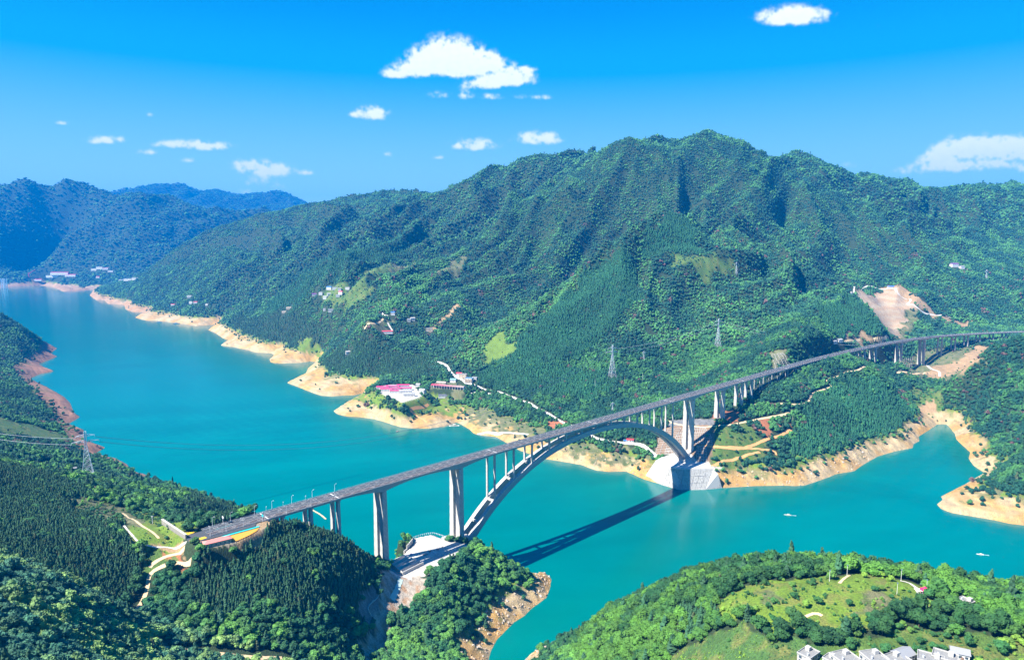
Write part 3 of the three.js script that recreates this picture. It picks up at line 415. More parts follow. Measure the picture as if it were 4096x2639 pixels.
// places of buildings, kept free of trees: [x, y in the photograph, width, depth, height, turn, kind, label]
const TOWN = [
  // village on the far slope
  [733, 690, 20, 12, 8, 0.3, 'purple', 'purple roofed house at the left edge of the hillside village'], [748, 687, 16, 11, 7, 0.1, 'white', 'small white house second from the left in the hillside village'], [768, 675, 22, 13, 10, -0.1, 'blue', 'white house with a blue roof at the top of the hillside village'], [781, 675, 22, 12, 10, 0.2, 'white', 'white house at the top right of the hillside village'], [792, 677, 14, 10, 7, 0.2, 'grey', 'small grey roofed house beside the top white house in the village'], [811, 675, 18, 11, 6, 0, 'white', 'low white house standing apart, right of the hillside village'], [767, 690, 15, 11, 9, 0.4, 'white', 'tall narrow white house in the middle of the hillside village'], [758, 697, 16, 12, 9, 0, 'white', 'white house at the lower end of the hillside village'], [795, 686, 18, 12, 10, -0.2, 'red', 'house with a red roof at the right of the hillside village'], [788, 692, 16, 10, 6, 0.2, 'grey', 'low grey house below the red roofed village house'],
  [773, 727, 26, 13, 11, 0.15, 'white', 'large white house alone in the woods below the village'], [757, 724, 10, 8, 6, 0, 'grey', 'tiny grey hut left of the large white house below the village'], [674, 721, 24, 11, 6, 0.2, 'beige', 'beige house in the clearing left of the village, upper one'], [663, 730, 22, 10, 5, 0.2, 'beige', 'beige house in the clearing left of the village, lower one'],
  [917, 734, 15, 10, 9, 0, 'blue', 'small blue roofed house beside the hillside road'], [963, 747, 16, 10, 8, 0.3, 'white', 'white house in the trees right of the hillside road'], [954, 749, 12, 9, 6, 0.2, 'grey', 'grey house left of the white house in the trees'], [1002, 772, 24, 12, 10, 0.1, 'beige', 'beige two storey house at the foot of the bare soil strip'], [898, 777, 56, 11, 6, 0.1, 'red', 'long low building with a bright red roof on the slope'], [812, 825, 16, 10, 7, 0.4, 'white', 'white house alone above the dark conifer spur'],
  [441, 694, 26, 14, 9, 0.2, 'white', 'white house on the far shore, upper of the group'], [447, 708, 30, 14, 9, 0, 'white', 'long white house on the far shore above the water'], [456, 708, 22, 14, 9, 0, 'red', 'red roofed house on the far shore above the water'], [403, 712, 26, 10, 6, 0, 'red', 'low red roofed building on the far shore, leftmost of its group'], [482, 712, 14, 10, 6, 0, 'white', 'tiny white hut on the far shore right of the long house'],
  // hamlet by the reservoir
  [1095, 893, 23, 14, 14, -0.35, 'blueflats', 'four storey pale block with a blue flat roof by the road'], [1081, 882, 24, 13, 12, -0.3, 'beige', 'beige block behind the blue roofed block'], [1072, 878, 18, 11, 9, -0.3, 'red', 'house with a faded red roof behind the blue roofed block'], [1058, 890, 18, 11, 6, -0.2, 'cyan', 'low white house with a pale cyan roof by the road'], [1030, 896, 28, 10, 5, -0.2, 'beige', 'low beige building just above the long rusty shed'], [986, 917, 17, 13, 9, -0.4, 'white', 'white two storey house right of the red roofed school'], [976, 902, 12, 10, 7, -0.2, 'white', 'small white house behind the school'], [1034, 926, 26, 9, 5, 0.05, 'slate', 'low house with a slate grey roof in the gardens'], [1108, 886, 14, 10, 6, -0.3, 'grey', 'grey hut right of the blue roofed block'],
  // near the left pylon
  [168, 1108, 13, 10, 11, 0.5, 'beige', 'unfinished beige concrete building left of the tall lattice pylon'], [84, 1092, 16, 9, 6, 0.4, 'blue', 'low white house with a blue roof in the left woods'], [143, 1104, 10, 8, 5, 0.3, 'white', 'small white building beside the unfinished beige one'], [214, 1144, 12, 7, 4, -0.4, 'pink', 'low pink roofed hut among the trees on the left slope'],
  // by the bridge
  [1471, 1030, 15, 9, 4, -0.2, 'site', 'red and white site hut on the road below the arch'], [1461, 1031, 10, 6, 3, -0.1, 'blue', 'small blue site cabin below the arch'], [1960, 797, 18, 10, 6, 0.5, 'white', 'white shed at the quarry road behind the viaduct'], [1948, 800, 16, 9, 5, 0.5, 'grey', 'grey shed behind the viaduct near the road'], [2080, 672, 26, 12, 6, 0, 'blue', 'blue roofed shed at the top of the bare cutting'], [2228, 622, 34, 16, 12, 0.2, 'purple', 'purple grey building in the woods on the right mountain'], [2246, 626, 20, 14, 8, 0.2, 'grey', 'small grey building beside the purple one on the mountain'],
  // villages at the head of the reservoir
  [219, 631, 60, 26, 20, 0, 'white', 'white block at the left of the distant town'], [232, 628, 70, 26, 26, 0, 'white', 'tall white block in the middle of the distant town'], [246, 629, 60, 30, 16, 0.1, 'pink', 'pinkish block at the right of the distant town'], [258, 634, 60, 26, 12, 0, 'white', 'low white block at the right edge of the distant town'], [228, 648, 40, 20, 12, 0, 'red', 'red roofed building below the distant town'], [285, 656, 70, 24, 14, 0, 'grey', 'grey building on the distant shore, first of three'], [300, 655, 80, 24, 18, 0, 'white', 'pale building on the distant shore, second of three'], [316, 653, 60, 24, 16, 0, 'grey', 'grey building on the distant shore, last of three'],
  [128, 647, 190, 40, 22, 0, 'white', 'long white factory hall on the distant shore'], [140, 641, 200, 50, 26, 0, 'hotred', 'large red roofed factory hall on the distant shore'], [165, 645, 120, 40, 20, 0, 'hotred', 'smaller red roofed hall right of the large factory'], [85, 655, 120, 30, 14, 0, 'hotred', 'low red building left of the distant factory'],
];
const NEAR = [
  [1946, 1562, 7, 10, 5.6, 0.66, 'white', 'narrow white house at the left of the roadside village'], [1972, 1558, 12, 11, 6.4, 0.33, 'flat', 'flat roofed concrete house second from left in the near village'], [2040, 1560, 11, 11, 7.2, 0.22, 'flat', 'pale flat roofed house in the middle of the near village'], [2092, 1560, 12, 10, 5.6, 0.44, 'flat', 'grey flat roofed house right of the middle in the near village'], [2108, 1541, 10, 8, 4.8, 0.44, 'grey', 'grey roofed house set back behind the near village'], [2172, 1562, 13, 10, 6.4, -0.55, 'flat', 'white flat roofed house with dark panels in the near village'], [2205, 1556, 12, 9, 6.4, -0.66, 'flat', 'pale house at the right end of the near village'], [1887, 1542, 11, 8, 4.8, 0.66, 'flat', 'low white house among bushes left of the near village'], [1880, 1571, 13, 7, 4.8, 0.22, 'white', 'white house at the very bottom edge of the photo'], [2240, 1534, 9, 7, 4.0, -0.44, 'grey', 'grey shed at the right of the near village'], [2255, 1412, 8, 6, 2.8, -1.1, 'flat', 'small concrete shed below the promenade wall on the plateau'],
];
for (const b of [...TOWN, ...NEAR]) { const p = hit(b[0], b[1]); b.p = p; clear.push([p.x, p.z, Math.hypot(b[2], b[3]) / 2 + (p.z > -1000 ? 2.5 : 7)]); const k = 1 - (p.z > -1000 ? 8 : 22) / Math.hypot(p.x, p.z); clear.push([p.x * k, p.z * k, Math.hypot(b[2], b[3]) / 2 + (p.z > -1000 ? 0 : 4)]); }
const PYLONS = [[205, 1116, 80, 19, 'tall steel lattice pylon on the left shore, wires crossing the water', 'left'], [1429, 880, 92, 17, 'tall lattice pylon on the sunlit slope behind the bridge, left one', 'a'], [1676, 810, 88, 15, 'lattice pylon on the slope behind the bridge, right one', 'b'], [1719, 640, 44, 8, 'small distant pylon high on the wooded spur', 'c'], [1503, 839, 26, 5, 'small pylon between the two tall pylons on the slope', 'd'], [1430, 963, 27, 5, 'small pylon standing just behind the bridge deck', 'e'], [2303, 650, 40, 8, 'faint pylon in the woods of the right mountain', 'f']];
for (const q of PYLONS) { q.p = hit(q[0], q[1]); clear.push([q.p.x, q.p.z, q[3] * 0.9]); }

// ---------------------------------------------------------------- the arch bridge
const concTex = grain(41, 0.8, 1.0, 48), stainTex = grain(44, 0.66, 1.0, 40, 0.22), asphTex = grain(43, 0.78, 1.0, 30);
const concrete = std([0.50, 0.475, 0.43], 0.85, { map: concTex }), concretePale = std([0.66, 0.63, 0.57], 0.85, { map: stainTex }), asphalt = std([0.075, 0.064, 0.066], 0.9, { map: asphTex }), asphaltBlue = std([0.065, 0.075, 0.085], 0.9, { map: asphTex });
const paintWhite = std([0.8, 0.8, 0.78], 0.7), tealPaint = std([0.02, 0.42, 0.40], 0.7), yellowPaint = std([0.75, 0.45, 0.02], 0.7), steel = std([0.55, 0.58, 0.6], 0.45, { metalness: 0.3 }), whitePaint = std([0.78, 0.79, 0.8], 0.5);
function sweep(us, section, caps = true) {   // section(u) -> closed outline of [v, y]; joined along the bridge's line
  const out = [], uv = [], rings = us.map((u) => section(u).map(([v, y]) => onBridge(u, v, y))), n = rings[0].length;
  const tri = (a, b, c, s, t) => { for (const p of [a, b, c]) out.push(p.x, p.y, p.z); };
  const quad = (a, b, c, d, u0, u1, w) => { tri(a, b, c); tri(a, c, d); const k = 1 / 12; uv.push(u0 * k, 0, u1 * k, 0, u1 * k, w * k, u0 * k, 0, u1 * k, w * k, u0 * k, w * k); };
  for (let i = 0; i < rings.length - 1; i++) for (let j = 0; j < n; j++) { const k = (j + 1) % n, w = rings[i][j].distanceTo(rings[i][k]); quad(rings[i][j], rings[i + 1][j], rings[i + 1][k], rings[i][k], us[i], us[i + 1], w); }
  if (caps) for (const [r, f] of [[rings[0], 1], [rings[rings.length - 1], 0]]) for (let j = 1; j < n - 1; j++) { if (f) tri(r[0], r[j], r[j + 1]); else tri(r[0], r[j + 1], r[j]); uv.push(0, 0, 1, 0, 1, 1); }
  const g = new THREE.BufferGeometry(); g.setAttribute('position', new THREE.BufferAttribute(new Float32Array(out), 3)); g.setAttribute('uv', new THREE.BufferAttribute(new Float32Array(uv), 2)); g.computeVertexNormals(); return g;
}
const range = (a, b, s) => { const n = Math.max(1, Math.round((b - a) / s)); return Array.from({ length: n + 1 }, (_, i) => lerp(a, b, i / n)); };
const rect = (v0, v1, y0, y1) => [[v0, y0], [v1, y0], [v1, y1], [v0, y1]];
function upright(u, v0, v1, du0, du1, y0, y1, grow = 0) {   // a pier shaft, a little wider at its foot
  const a = [], f = (k, y) => [onBridge(u + du0 - k, v0 - k, y), onBridge(u + du1 + k, v0 - k, y), onBridge(u + du1 + k, v1 + k, y), onBridge(u + du0 - k, v1 + k, y)];
  const lo = f(grow, y0), hi = f(0, y1), out = [], uv = [];
  for (let j = 0; j < 4; j++) { const k = (j + 1) % 4; for (const p of [lo[j], lo[k], hi[k], lo[j], hi[k], hi[j]]) out.push(p.x, p.y, p.z); const w = lo[j].distanceTo(lo[k]) / 12, h = (y1 - y0) / 12; uv.push(0, 0, w, 0, w, h, 0, 0, w, h, 0, h); }
  for (const [q, o] of [[hi, [0, 1, 2, 0, 2, 3]], [lo, [0, 2, 1, 0, 3, 2]]]) for (const i of o) { out.push(q[i].x, q[i].y, q[i].z); uv.push(0, 0); }
  const g = new THREE.BufferGeometry(); g.setAttribute('position', new THREE.BufferAttribute(new Float32Array(out), 3)); g.setAttribute('uv', new THREE.BufferAttribute(new Float32Array(uv), 2)); g.computeVertexNormals(); return g;
}
const bridge = thing('arch_bridge', [0, 0, 0], 0, 'long pale concrete deck arch road bridge spanning the turquoise reservoir', 'bridge');
const U0 = -664, U1 = 2140, haunches = [[-441, 8.6, 62], [-311, 8.6, 66], [317, 8.6, 66], [444, 8.6, 64], [1330, 6.5, 60], [1500, 6.5, 70], [1640, 6.5, 66], [1255, 4, 40]];
const depth = (u) => { let d = 2.7; for (const [c, m, w] of haunches) { const t = Math.abs(u - c) / w; if (t < 1) d = Math.max(d, 2.7 + (m - 2.7) * (1 - t) ** 2); } return d; };
{
  const us = [...range(-598, 800, 6), ...range(808, U1, 8)];
  for (const s of [-1, 1]) mesh('girder', sweep(us, (u) => { const d = depth(u), a = s * 0.9, b = s * 12.1, c = s * 2.6, e = s * 10.6; const y = DECK; const r = [[a, y], [a, y - 0.8], [c, y - 1.2], [c + s * 0.2, y - d], [e - s * 0.2, y - d], [e, y - 1.2], [b, y - 0.7], [b, y]]; return s > 0 ? r : r.reverse(); }), concrete, bridge);
  const all = [...range(U0, 800, 12), ...range(808, U1, 8)];
  for (const s of [-1, 1]) {
    const sheet = (a, b, y) => sweep(all, () => { const lo = Math.min(s * a, s * b), hi = Math.max(s * a, s * b); return rect(lo, hi, DECK + 0.004, y); });
    mesh('carriageway', sheet(0.95, 11.7, DECK + 0.12), s < 0 ? asphaltBlue : asphalt, bridge);
    for (const v of [2.2, 10.6]) mesh('edge_line', sheet(v, v + 0.25, DECK + 0.135), paintWhite, bridge);
    const dashes = []; for (let u = U0 + 10; u < U1 - 10; u += 15) { const v = s * 6.3; dashes.push(sweep([u, u + 6], () => rect(v - 0.16, v + 0.16, DECK + 0.05, DECK + 0.136))); }
    const dm = mesh('lane_dashes', merge(dashes), paintWhite, bridge); dm.userData.kind = 'stuff';
    const rails = [sheet(11.75, 12.15, DECK + 0.75)], posts = [];
    rails.push(sweep(all, () => rect(s * 12.0 - 0.06, s * 12.0 + 0.06, DECK + 1.35, DECK + 1.5)), sweep(all, () => rect(s * 12.0 - 0.05, s * 12.0 + 0.05, DECK + 1.0, DECK + 1.08)));
    mesh('parapet', merge(rails), concretePale, bridge);
    for (let u = U0 + 3; u < U1; u += 4) { const p = onBridge(u, s * 12.0, DECK + 1.05); posts.push(box(0.22, 0.8, 0.22, p.x, p.y, p.z)); }
    const pm = mesh('railing_posts', merge(posts), whitePaint, bridge); pm.userData.kind = 'stuff';
    const inner = []; inner.push(sheet(0.9, 1.2, DECK + 0.85)); mesh('median_barrier', merge(inner), concretePale, bridge);
  }
  // joints across the deck, seen as pale lines
  for (const u of [-598, -507, -240, 0, 240, 535, 764, 1000, 1330]) for (const s of [-1, 1]) mesh('expansion_joint', sweep([u - 0.5, u + 0.5], () => rect(Math.min(s * 1.2, s * 11.7), Math.max(s * 1.2, s * 11.7), DECK + 0.06, DECK + 0.14)), paintWhite, bridge);
  for (const u of range(-560, 2100, 38)) { const d = depth(u); mesh('diaphragm', sweep([u - 0.4, u + 0.4], () => rect(-2.7, 2.7, DECK - Math.min(d, 3), DECK - 0.9)), concrete, bridge); }
  // arch ribs: box section, deeper at the springings, with projecting flanges
  const S = 40.53, top = (u) => { const s = u / S; return 161 - 1.35 * s * s - 0.0125 * s ** 4; }, rd = (u) => lerp(7.6, 10.6, (u / 300) ** 2);
  const au = range(-305, 305, 7.5);
  for (const s of [-1, 1]) {
    const c = s * 8.25, sect = (u) => { const t = top(u), sl = Math.abs(-2.7 * u / S / S - 0.05 * u ** 3 / S ** 4), d = rd(u) * Math.sqrt(1 + sl * sl); return [t, d, Math.sqrt(1 + sl * sl)]; };
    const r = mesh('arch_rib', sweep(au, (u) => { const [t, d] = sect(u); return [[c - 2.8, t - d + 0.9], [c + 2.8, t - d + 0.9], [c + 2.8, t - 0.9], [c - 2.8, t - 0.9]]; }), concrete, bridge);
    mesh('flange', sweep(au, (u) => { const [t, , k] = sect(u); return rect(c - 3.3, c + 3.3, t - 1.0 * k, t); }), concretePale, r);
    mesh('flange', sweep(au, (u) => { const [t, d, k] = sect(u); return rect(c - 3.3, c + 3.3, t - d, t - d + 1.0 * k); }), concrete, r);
    for (let i = -6; i <= 6; i++) {
      const u = i * S, t = top(u) - 0.6, h = DECK - 2.7;
      if (h - t > 2) mesh('spandrel_column', upright(u, c - 1.5, c + 1.5, -1.1, 1.1, t, h), concretePale, bridge);
      if (h - t > 9) mesh('column_cap', upright(u, c - 2.1, c + 2.1, -1.4, 1.4, h - 1.3, h - 0.01), concrete, bridge);
    }
  }
  for (let i = -6; i <= 6; i++) { const u = i * S, t = top(u); mesh('cross_beam', sweep([u - 1.6, u + 1.6], () => rect(-5.5, 5.5, t - 3.4, t - 0.7)), concretePale, bridge); }
  for (const u of [-275, 275]) mesh('cross_beam', sweep([u - 1.6, u + 1.6], () => rect(-5.5, 5.5, top(u) - 3.6, top(u) - 0.8)), concretePale, bridge);
  // piers: pairs of shafts
  const foot = (u, v) => { const p = onBridge(u, v, 0); return Math.max(-2, ground(p.x, p.z)) - 3; };
  const pier = (u, in0, out0, du, grow = 0.5) => { for (const s of [-1, 1]) { const a = Math.min(s * in0, s * out0), b = Math.max(s * in0, s * out0); mesh('pier_shaft', upright(u, a, b, -du, du, foot(u, s * (in0 + out0) / 2), DECK - depth(u) - 0.05, grow), concretePale, bridge); } };
  for (const u of [-311, 317]) pier(u, 3.3, 10.8, 3.7, 0.7);
  for (const u of [-441, 444]) pier(u, 3.6, 10.5, 3.3, 0.9);
  for (const u of [-507, -544]) pier(u, 4.6, 9.2, 1.7, 0.5);
  for (const u of [-580, 1200]) pier(u, 4.8, 9.2, 1.4, 0.2);
  for (const u of [530]) pier(u, 4.0, 9.8, 2.4, 0.6);
  for (const u of [577, 1255]) pier(u, 4.2, 9.4, 2, 0.5);
  for (const u of [1330, 1500, 1640]) pier(u, 3.6, 10, 3, 0.9);
  for (const u of [1735, 1800, 1855, 1905, 1960, 2010]) pier(u, 4.8, 9, 1.4, 0.2);
  for (let u = 624; u < 1180; u += 46.5) { for (const v of [-9.5, -4, 4, 9.5]) { const p = onBridge(u, v, 0), y0 = foot(u, v), y1 = DECK - 3.4; if (y1 - y0 < 3) continue; const g = new THREE.CylinderGeometry(0.95, 0.95, y1 - y0, 10); g.translate(p.x, (y0 + y1) / 2, p.z); mesh('bent_column', g, concretePale, bridge); } mesh('cap_beam', sweep([u - 1.1, u + 1.1], () => rect(-11.4, 11.4, DECK - 4.2, DECK - 2.75)), concrete, bridge); }
  for (const u of [-507, -544, -580, 530, 577, 1200, 1255, 1735, 1800, 1855, 1905]) mesh('cap_beam', sweep([u - 1.9, u + 1.9], () => rect(-11, 11, DECK - depth(u) - 1.5, DECK - depth(u) - 0.02)), concrete, bridge);
  mesh('abutment', sweep([-606, -597], () => rect(-12.6, 12.6, 150, DECK - 0.02)), concrete, bridge);
}
for (const u of [285, 300, 315, 330, 345]) { const p = onBridge(u, 0, 0); clear.push([p.x, p.z, 20]); }

// ---------------------------------------------------------------- houses
const roofCol = { purple: [0.25, 0.10, 0.32], white: [0.5, 0.5, 0.49], blue: [0.05, 0.22, 0.6], grey: [0.35, 0.36, 0.38], red: [0.6, 0.06, 0.09], beige: [0.6, 0.5, 0.4], cyan: [0.25, 0.55, 0.62], slate: [0.14, 0.15, 0.19], pink: [0.65, 0.3, 0.38], hotred: [0.7, 0.03, 0.12], flat: [0.30, 0.30, 0.29], site: [0.6, 0.05, 0.06], blueflats: [0.06, 0.3, 0.68] };
const wallMats = { beige: std([0.62, 0.5, 0.36]), def: std([0.66, 0.65, 0.62]), flat: std([0.5, 0.49, 0.47], 0.9, { map: concTex }) }, glassDark = std([0.05, 0.08, 0.11], 0.25), roofMats = {};
const roofGrain = grain(51, 0.7, 1, 40);
for (const k in roofCol) roofMats[k] = std(roofCol[k], 0.75, { map: roofGrain });
function gable(w, d, y, rise, over = 0.6) { const s = new THREE.Shape(); s.moveTo(-d / 2 - over, 0); s.lineTo(d / 2 + over, 0); s.lineTo(0, rise); s.closePath(); const g = new THREE.ExtrudeGeometry(s, { depth: w + over * 2, bevelEnabled: false }); g.translate(0, 0, -w / 2 - over); g.rotateY(Math.PI / 2); g.translate(0, y, 0); return g; }
function house(b, category = 'house') {
  const [, , w, d, h, turn, kind, label] = b, p = b.p, near = p.z > -1000, big = h > 9;
  const t = thing(category === 'factory hall' ? 'factory_hall' : kind === 'site' ? 'site_hut' : 'village_house', [p.x, p.y, p.z], turn, label, category);
  mesh('wall', box(w, h + 3, d, 0, h / 2 - 1.5, 0), wallMats[kind] ?? wallMats.def, t);
  const flat = ['flat', 'blueflats', 'white', 'beige'].includes(kind) && (big || near || kind === 'blueflats');
  if (flat) { const r = mesh('roof', box(w + 0.5, 0.4, d + 0.5, 0, h + 0.2, 0), roofMats[kind === 'white' || kind === 'beige' ? 'flat' : kind], t); const e = []; for (const s of [-1, 1]) e.push(box(w + 0.5, 0.7, 0.25, 0, h + 0.74, s * (d / 2 + 0.12)), box(0.25, 0.7, d, s * (w / 2 + 0.12), h + 0.74, 0)); mesh('parapet', merge(e), wallMats.flat, r); if (near) { mesh('stair_house', box(2.6, 2.3, 2.6, w * 0.22, h + 1.55, -d * 0.2), wallMats.flat, r); mesh('water_tank', new THREE.CylinderGeometry(0.6, 0.6, 1.3, 10).translate(-w * 0.28, h + 1.1, d * 0.15), steel, r); } }
  else mesh('roof', gable(w, d, h, Math.min(d * 0.3, 4.5)), roofMats[kind] ?? roofMats.grey, t);
  const floors = Math.max(1, Math.round(h / 3.1)), n = Math.max(2, Math.round(w / (near ? 3 : 4.5))), m = Math.max(1, Math.round(d / 4));
  if (p.z > -3000) {
    for (let f = 0; f < floors; f++) for (let i = 0; i < n; i++) { const wd = mesh('window', box(w / n * 0.5, 1.5, 0.24, (i + 0.5 - n / 2) * w / n, f * h / floors + h / floors * 0.55, d / 2 + 0.06), glassDark, t); if (near) mesh('sill', box(w / n * 0.6, 0.14, 0.4, (i + 0.5 - n / 2) * w / n, f * h / floors + h / floors * 0.55 - 0.84, d / 2 + 0.2), wallMats.def, wd); }
    for (let f = 0; f < floors; f++) for (let i = 0; i < m; i++) for (const s of [-1, 1]) mesh('window', box(0.24, 1.4, d / m * 0.4, s * (w / 2 + 0.06), f * h / floors + h / floors * 0.55, (i + 0.5 - m / 2) * d / m), glassDark, t);
    if (kind === 'blueflats') for (let f = 1; f < floors; f++) mesh('balcony', box(w + 0.4, 0.5, 1.6, 0, f * h / floors, d / 2 + 0.8), wallMats.beige, t);
    mesh('door', box(1.5, 2.4, 0.26, w * 0.1, 1.1, d / 2 + 0.1), std([0.2, 0.12, 0.08]), t);
  }
  return t;
}
for (const b of [...TOWN, ...NEAR]) house(b, b[7].includes('factory') || b[7].includes('hall ') ? 'factory hall' : /shed|hut|cabin|building|block/.test(b[7]) ? 'building' : 'house');
// the school: rows of long blocks under magenta red roofs on a walled terrace
{
  const P = (x, y, h) => { const w = atH(846 + 0.21265 * x, 846 + 0.21265 * y, h); return V(w[0], 54, w[2]); };
  const list = [[220, 285, 34, 'red'], [328, 276, 36, 'red'], [445, 266, 36, 'red'], [262, 306, 34, 'red'], [352, 302, 34, 'red'], [465, 296, 38, 'red'], [368, 326, 34, 'red'], [472, 328, 36, 'white'], [512, 362, 32, 'white']];
  const words = ['at the back left corner', 'in the middle of the back row', 'at the back right corner', 'at the left of the second row', 'in the middle of the second row', 'at the right of the second row', 'at the left of the third row', 'at the right of the third row', 'in front by the wall'];
  list.forEach(([x, y, w, k], i) => {
    const p = P(x, y, 56), t = thing('school_block', [p.x, 53.5, p.z], 0.03, (k === 'red' ? 'long magenta roofed block ' : 'long white block ') + words[i] + ' of the school', 'school building');
    clear.push([p.x, p.z, w / 2]);
    mesh('wall', box(w, 9, 10, 0, 3.5, 0), wallMats.def, t); mesh('roof', gable(w, 10, 8, 2.2, 0.9), k === 'red' ? std([0.62, 0.05, 0.16], 0.6) : roofMats.white, t);
    for (let f = 0; f < 2; f++) for (let j = 0; j < 8; j++) mesh('window', box(w / 8 * 0.6, 1.6, 0.3, (j + 0.5 - 4) * w / 8, 2.2 + f * 3.3, 5.06), glassDark, t);
  });
  const a = P(368, 415, 48), b = P(445, 432, 48), c = P(560, 392, 48); const t = thing('retaining_wall', [0, 0, 0], 0, 'tall beige stone retaining wall below the school terrace', 'retaining wall');
  for (const [p, q] of [[a, b], [b, c]]) { const l = p.distanceTo(q), g = box(l, 17, 2.5, 0, 0, 0, 0); g.rotateY(-Math.atan2(q.z - p.z, q.x - p.x)); g.translate((p.x + q.x) / 2, 46, (p.z + q.z) / 2); mesh('wall_panel', g, std([0.6, 0.5, 0.38], 0.9, { map: concTex }), t); }
  // long open shed, its roof rusting from red to grey
  const s0 = atH(1008, 904, 62), s1 = atH(1084, 910, 62), len = Math.hypot(s1[0] - s0[0], s1[2] - s0[2]);
  const sh = thing('open_shed', [(s0[0] + s1[0]) / 2, 61.5, (s0[2] + s1[2]) / 2], -Math.atan2(s1[2] - s0[2], s1[0] - s0[0]), 'very long open sided shed with a rusty red and grey roof', 'shed');
  clear.push([(s0[0] * 0.75 + s1[0] * 0.25), (s0[2] * 0.75 + s1[2] * 0.25), len * 0.3], [(s0[0] * 0.25 + s1[0] * 0.75), (s0[2] * 0.25 + s1[2] * 0.75), len * 0.3]);
  for (let i = 0; i < 8; i++) { const f = i / 7, g = gable(len / 8 - 0.2, 16, 9, 3, 0.05); g.translate((i + 0.5 - 4) * len / 8, 0, 0); mesh('roof_bay', g, std([lerp(0.6, 0.42, f), lerp(0.06, 0.34, f), lerp(0.12, 0.32, f)], 0.8, { map: roofGrain }), sh); }
  for (let i = 0; i <= 12; i++) for (const s of [-1, 1]) mesh('post', box(0.8, 10, 0.8, (i / 12 - 0.5) * (len - 2), 4, s * 7.4), wallMats.def, sh);
  mesh('back_wall', box(len - 2, 8, 0.5, 0, 4, -6), std([0.25, 0.3, 0.36]), sh); mesh('end_wall', box(0.5, 10, 15, len / 2 - 0.6, 4.5, 0), std([0.4, 0.5, 0.6]), sh);
}
// the red roofed depot at the bridge's left end
{
  const a = atH(475, 1278, 168.6), b = atH(537, 1263, 168.6), len = Math.hypot(b[0] - a[0], b[2] - a[2]), t = thing('depot_building', [(a[0] + b[0]) / 2, 165, (a[2] + b[2]) / 2], -Math.atan2(b[2] - a[2], b[0] - a[0]), 'long beige depot with a salmon red hipped roof beside the bridge approach', 'building');
  mesh('wall', box(len, 9.5, 8.5, 0, 3.6, 0), std([0.70, 0.55, 0.36], 0.9, { map: concTex }), t);
  const g = new THREE.BufferGeometry(), w = len / 2 + 0.8, d = 5.1, y = 8.4, r = 10.4, q = [[-w, y, d], [w, y, d], [w, y, -d], [-w, y, -d], [-w + 4, r, 0], [w - 4, r, 0]]; g.setAttribute('position', new THREE.Float32BufferAttribute([0, 1, 5, 0, 5, 4, 1, 2, 5, 2, 3, 4, 2, 4, 5, 3, 0, 4, 0, 3, 2, 0, 2, 1].flatMap((i) => q[i]), 3)); g.computeVertexNormals(); mesh('roof', g, std([0.66, 0.2, 0.17], 0.7), t);
  for (let i = 0; i < 6; i++) mesh('window', box(1.6, 1.1, 0.3, (i + 0.5 - 3) * len / 6, 5.6, 4.2), glassDark, t);
  mesh('window', box(0.3, 1.1, 1.6, -len / 2, 5.6, 0), glassDark, t);
  clear.push([(a[0] + b[0]) / 2, (a[2] + b[2]) / 2, len / 2 + 2]);
}

// ---------------------------------------------------------------- works round the bridge
const quadFill = (a, b, c, d) => (s, t) => V(0, 0, 0).addScaledVector(a, (1 - s) * (1 - t)).addScaledVector(b, s * (1 - t)).addScaledVector(c, s * t).addScaledVector(d, (1 - s) * t);
function slab(f, s0, s1, t0, t1, thick) {   // a slab lying on a ruled face
  const P = [f(s0, t0), f(s1, t0), f(s1, t1), f(s0, t1)], n = V(0, 0, 0).crossVectors(V(0, 0, 0).subVectors(P[1], P[0]), V(0, 0, 0).subVectors(P[3], P[0])).normalize().multiplyScalar(thick), o = [], Q = P.map((p) => p.clone().add(n)); 
  const tri = (...k) => k.forEach((p) => o.push(p.x, p.y, p.z)); const qd = (a, b, c, d) => { tri(a, b, c); tri(a, c, d); };
  qd(...Q); qd(P[3], P[2], P[1], P[0]); for (let i = 0; i < 4; i++) { const j = (i + 1) % 4; qd(P[i], P[j], Q[j], Q[i]); }
  const g = new THREE.BufferGeometry(); g.setAttribute('position', new THREE.Float32BufferAttribute(o, 3)); const uv = []; for (let i = 0; i < o.length / 3; i++) uv.push(o[i * 3] / 14, (o[i * 3 + 1] + o[i * 3 + 2]) / 14); g.setAttribute('uv', new THREE.Float32BufferAttribute(uv, 2)); g.computeVertexNormals(); return g;
}
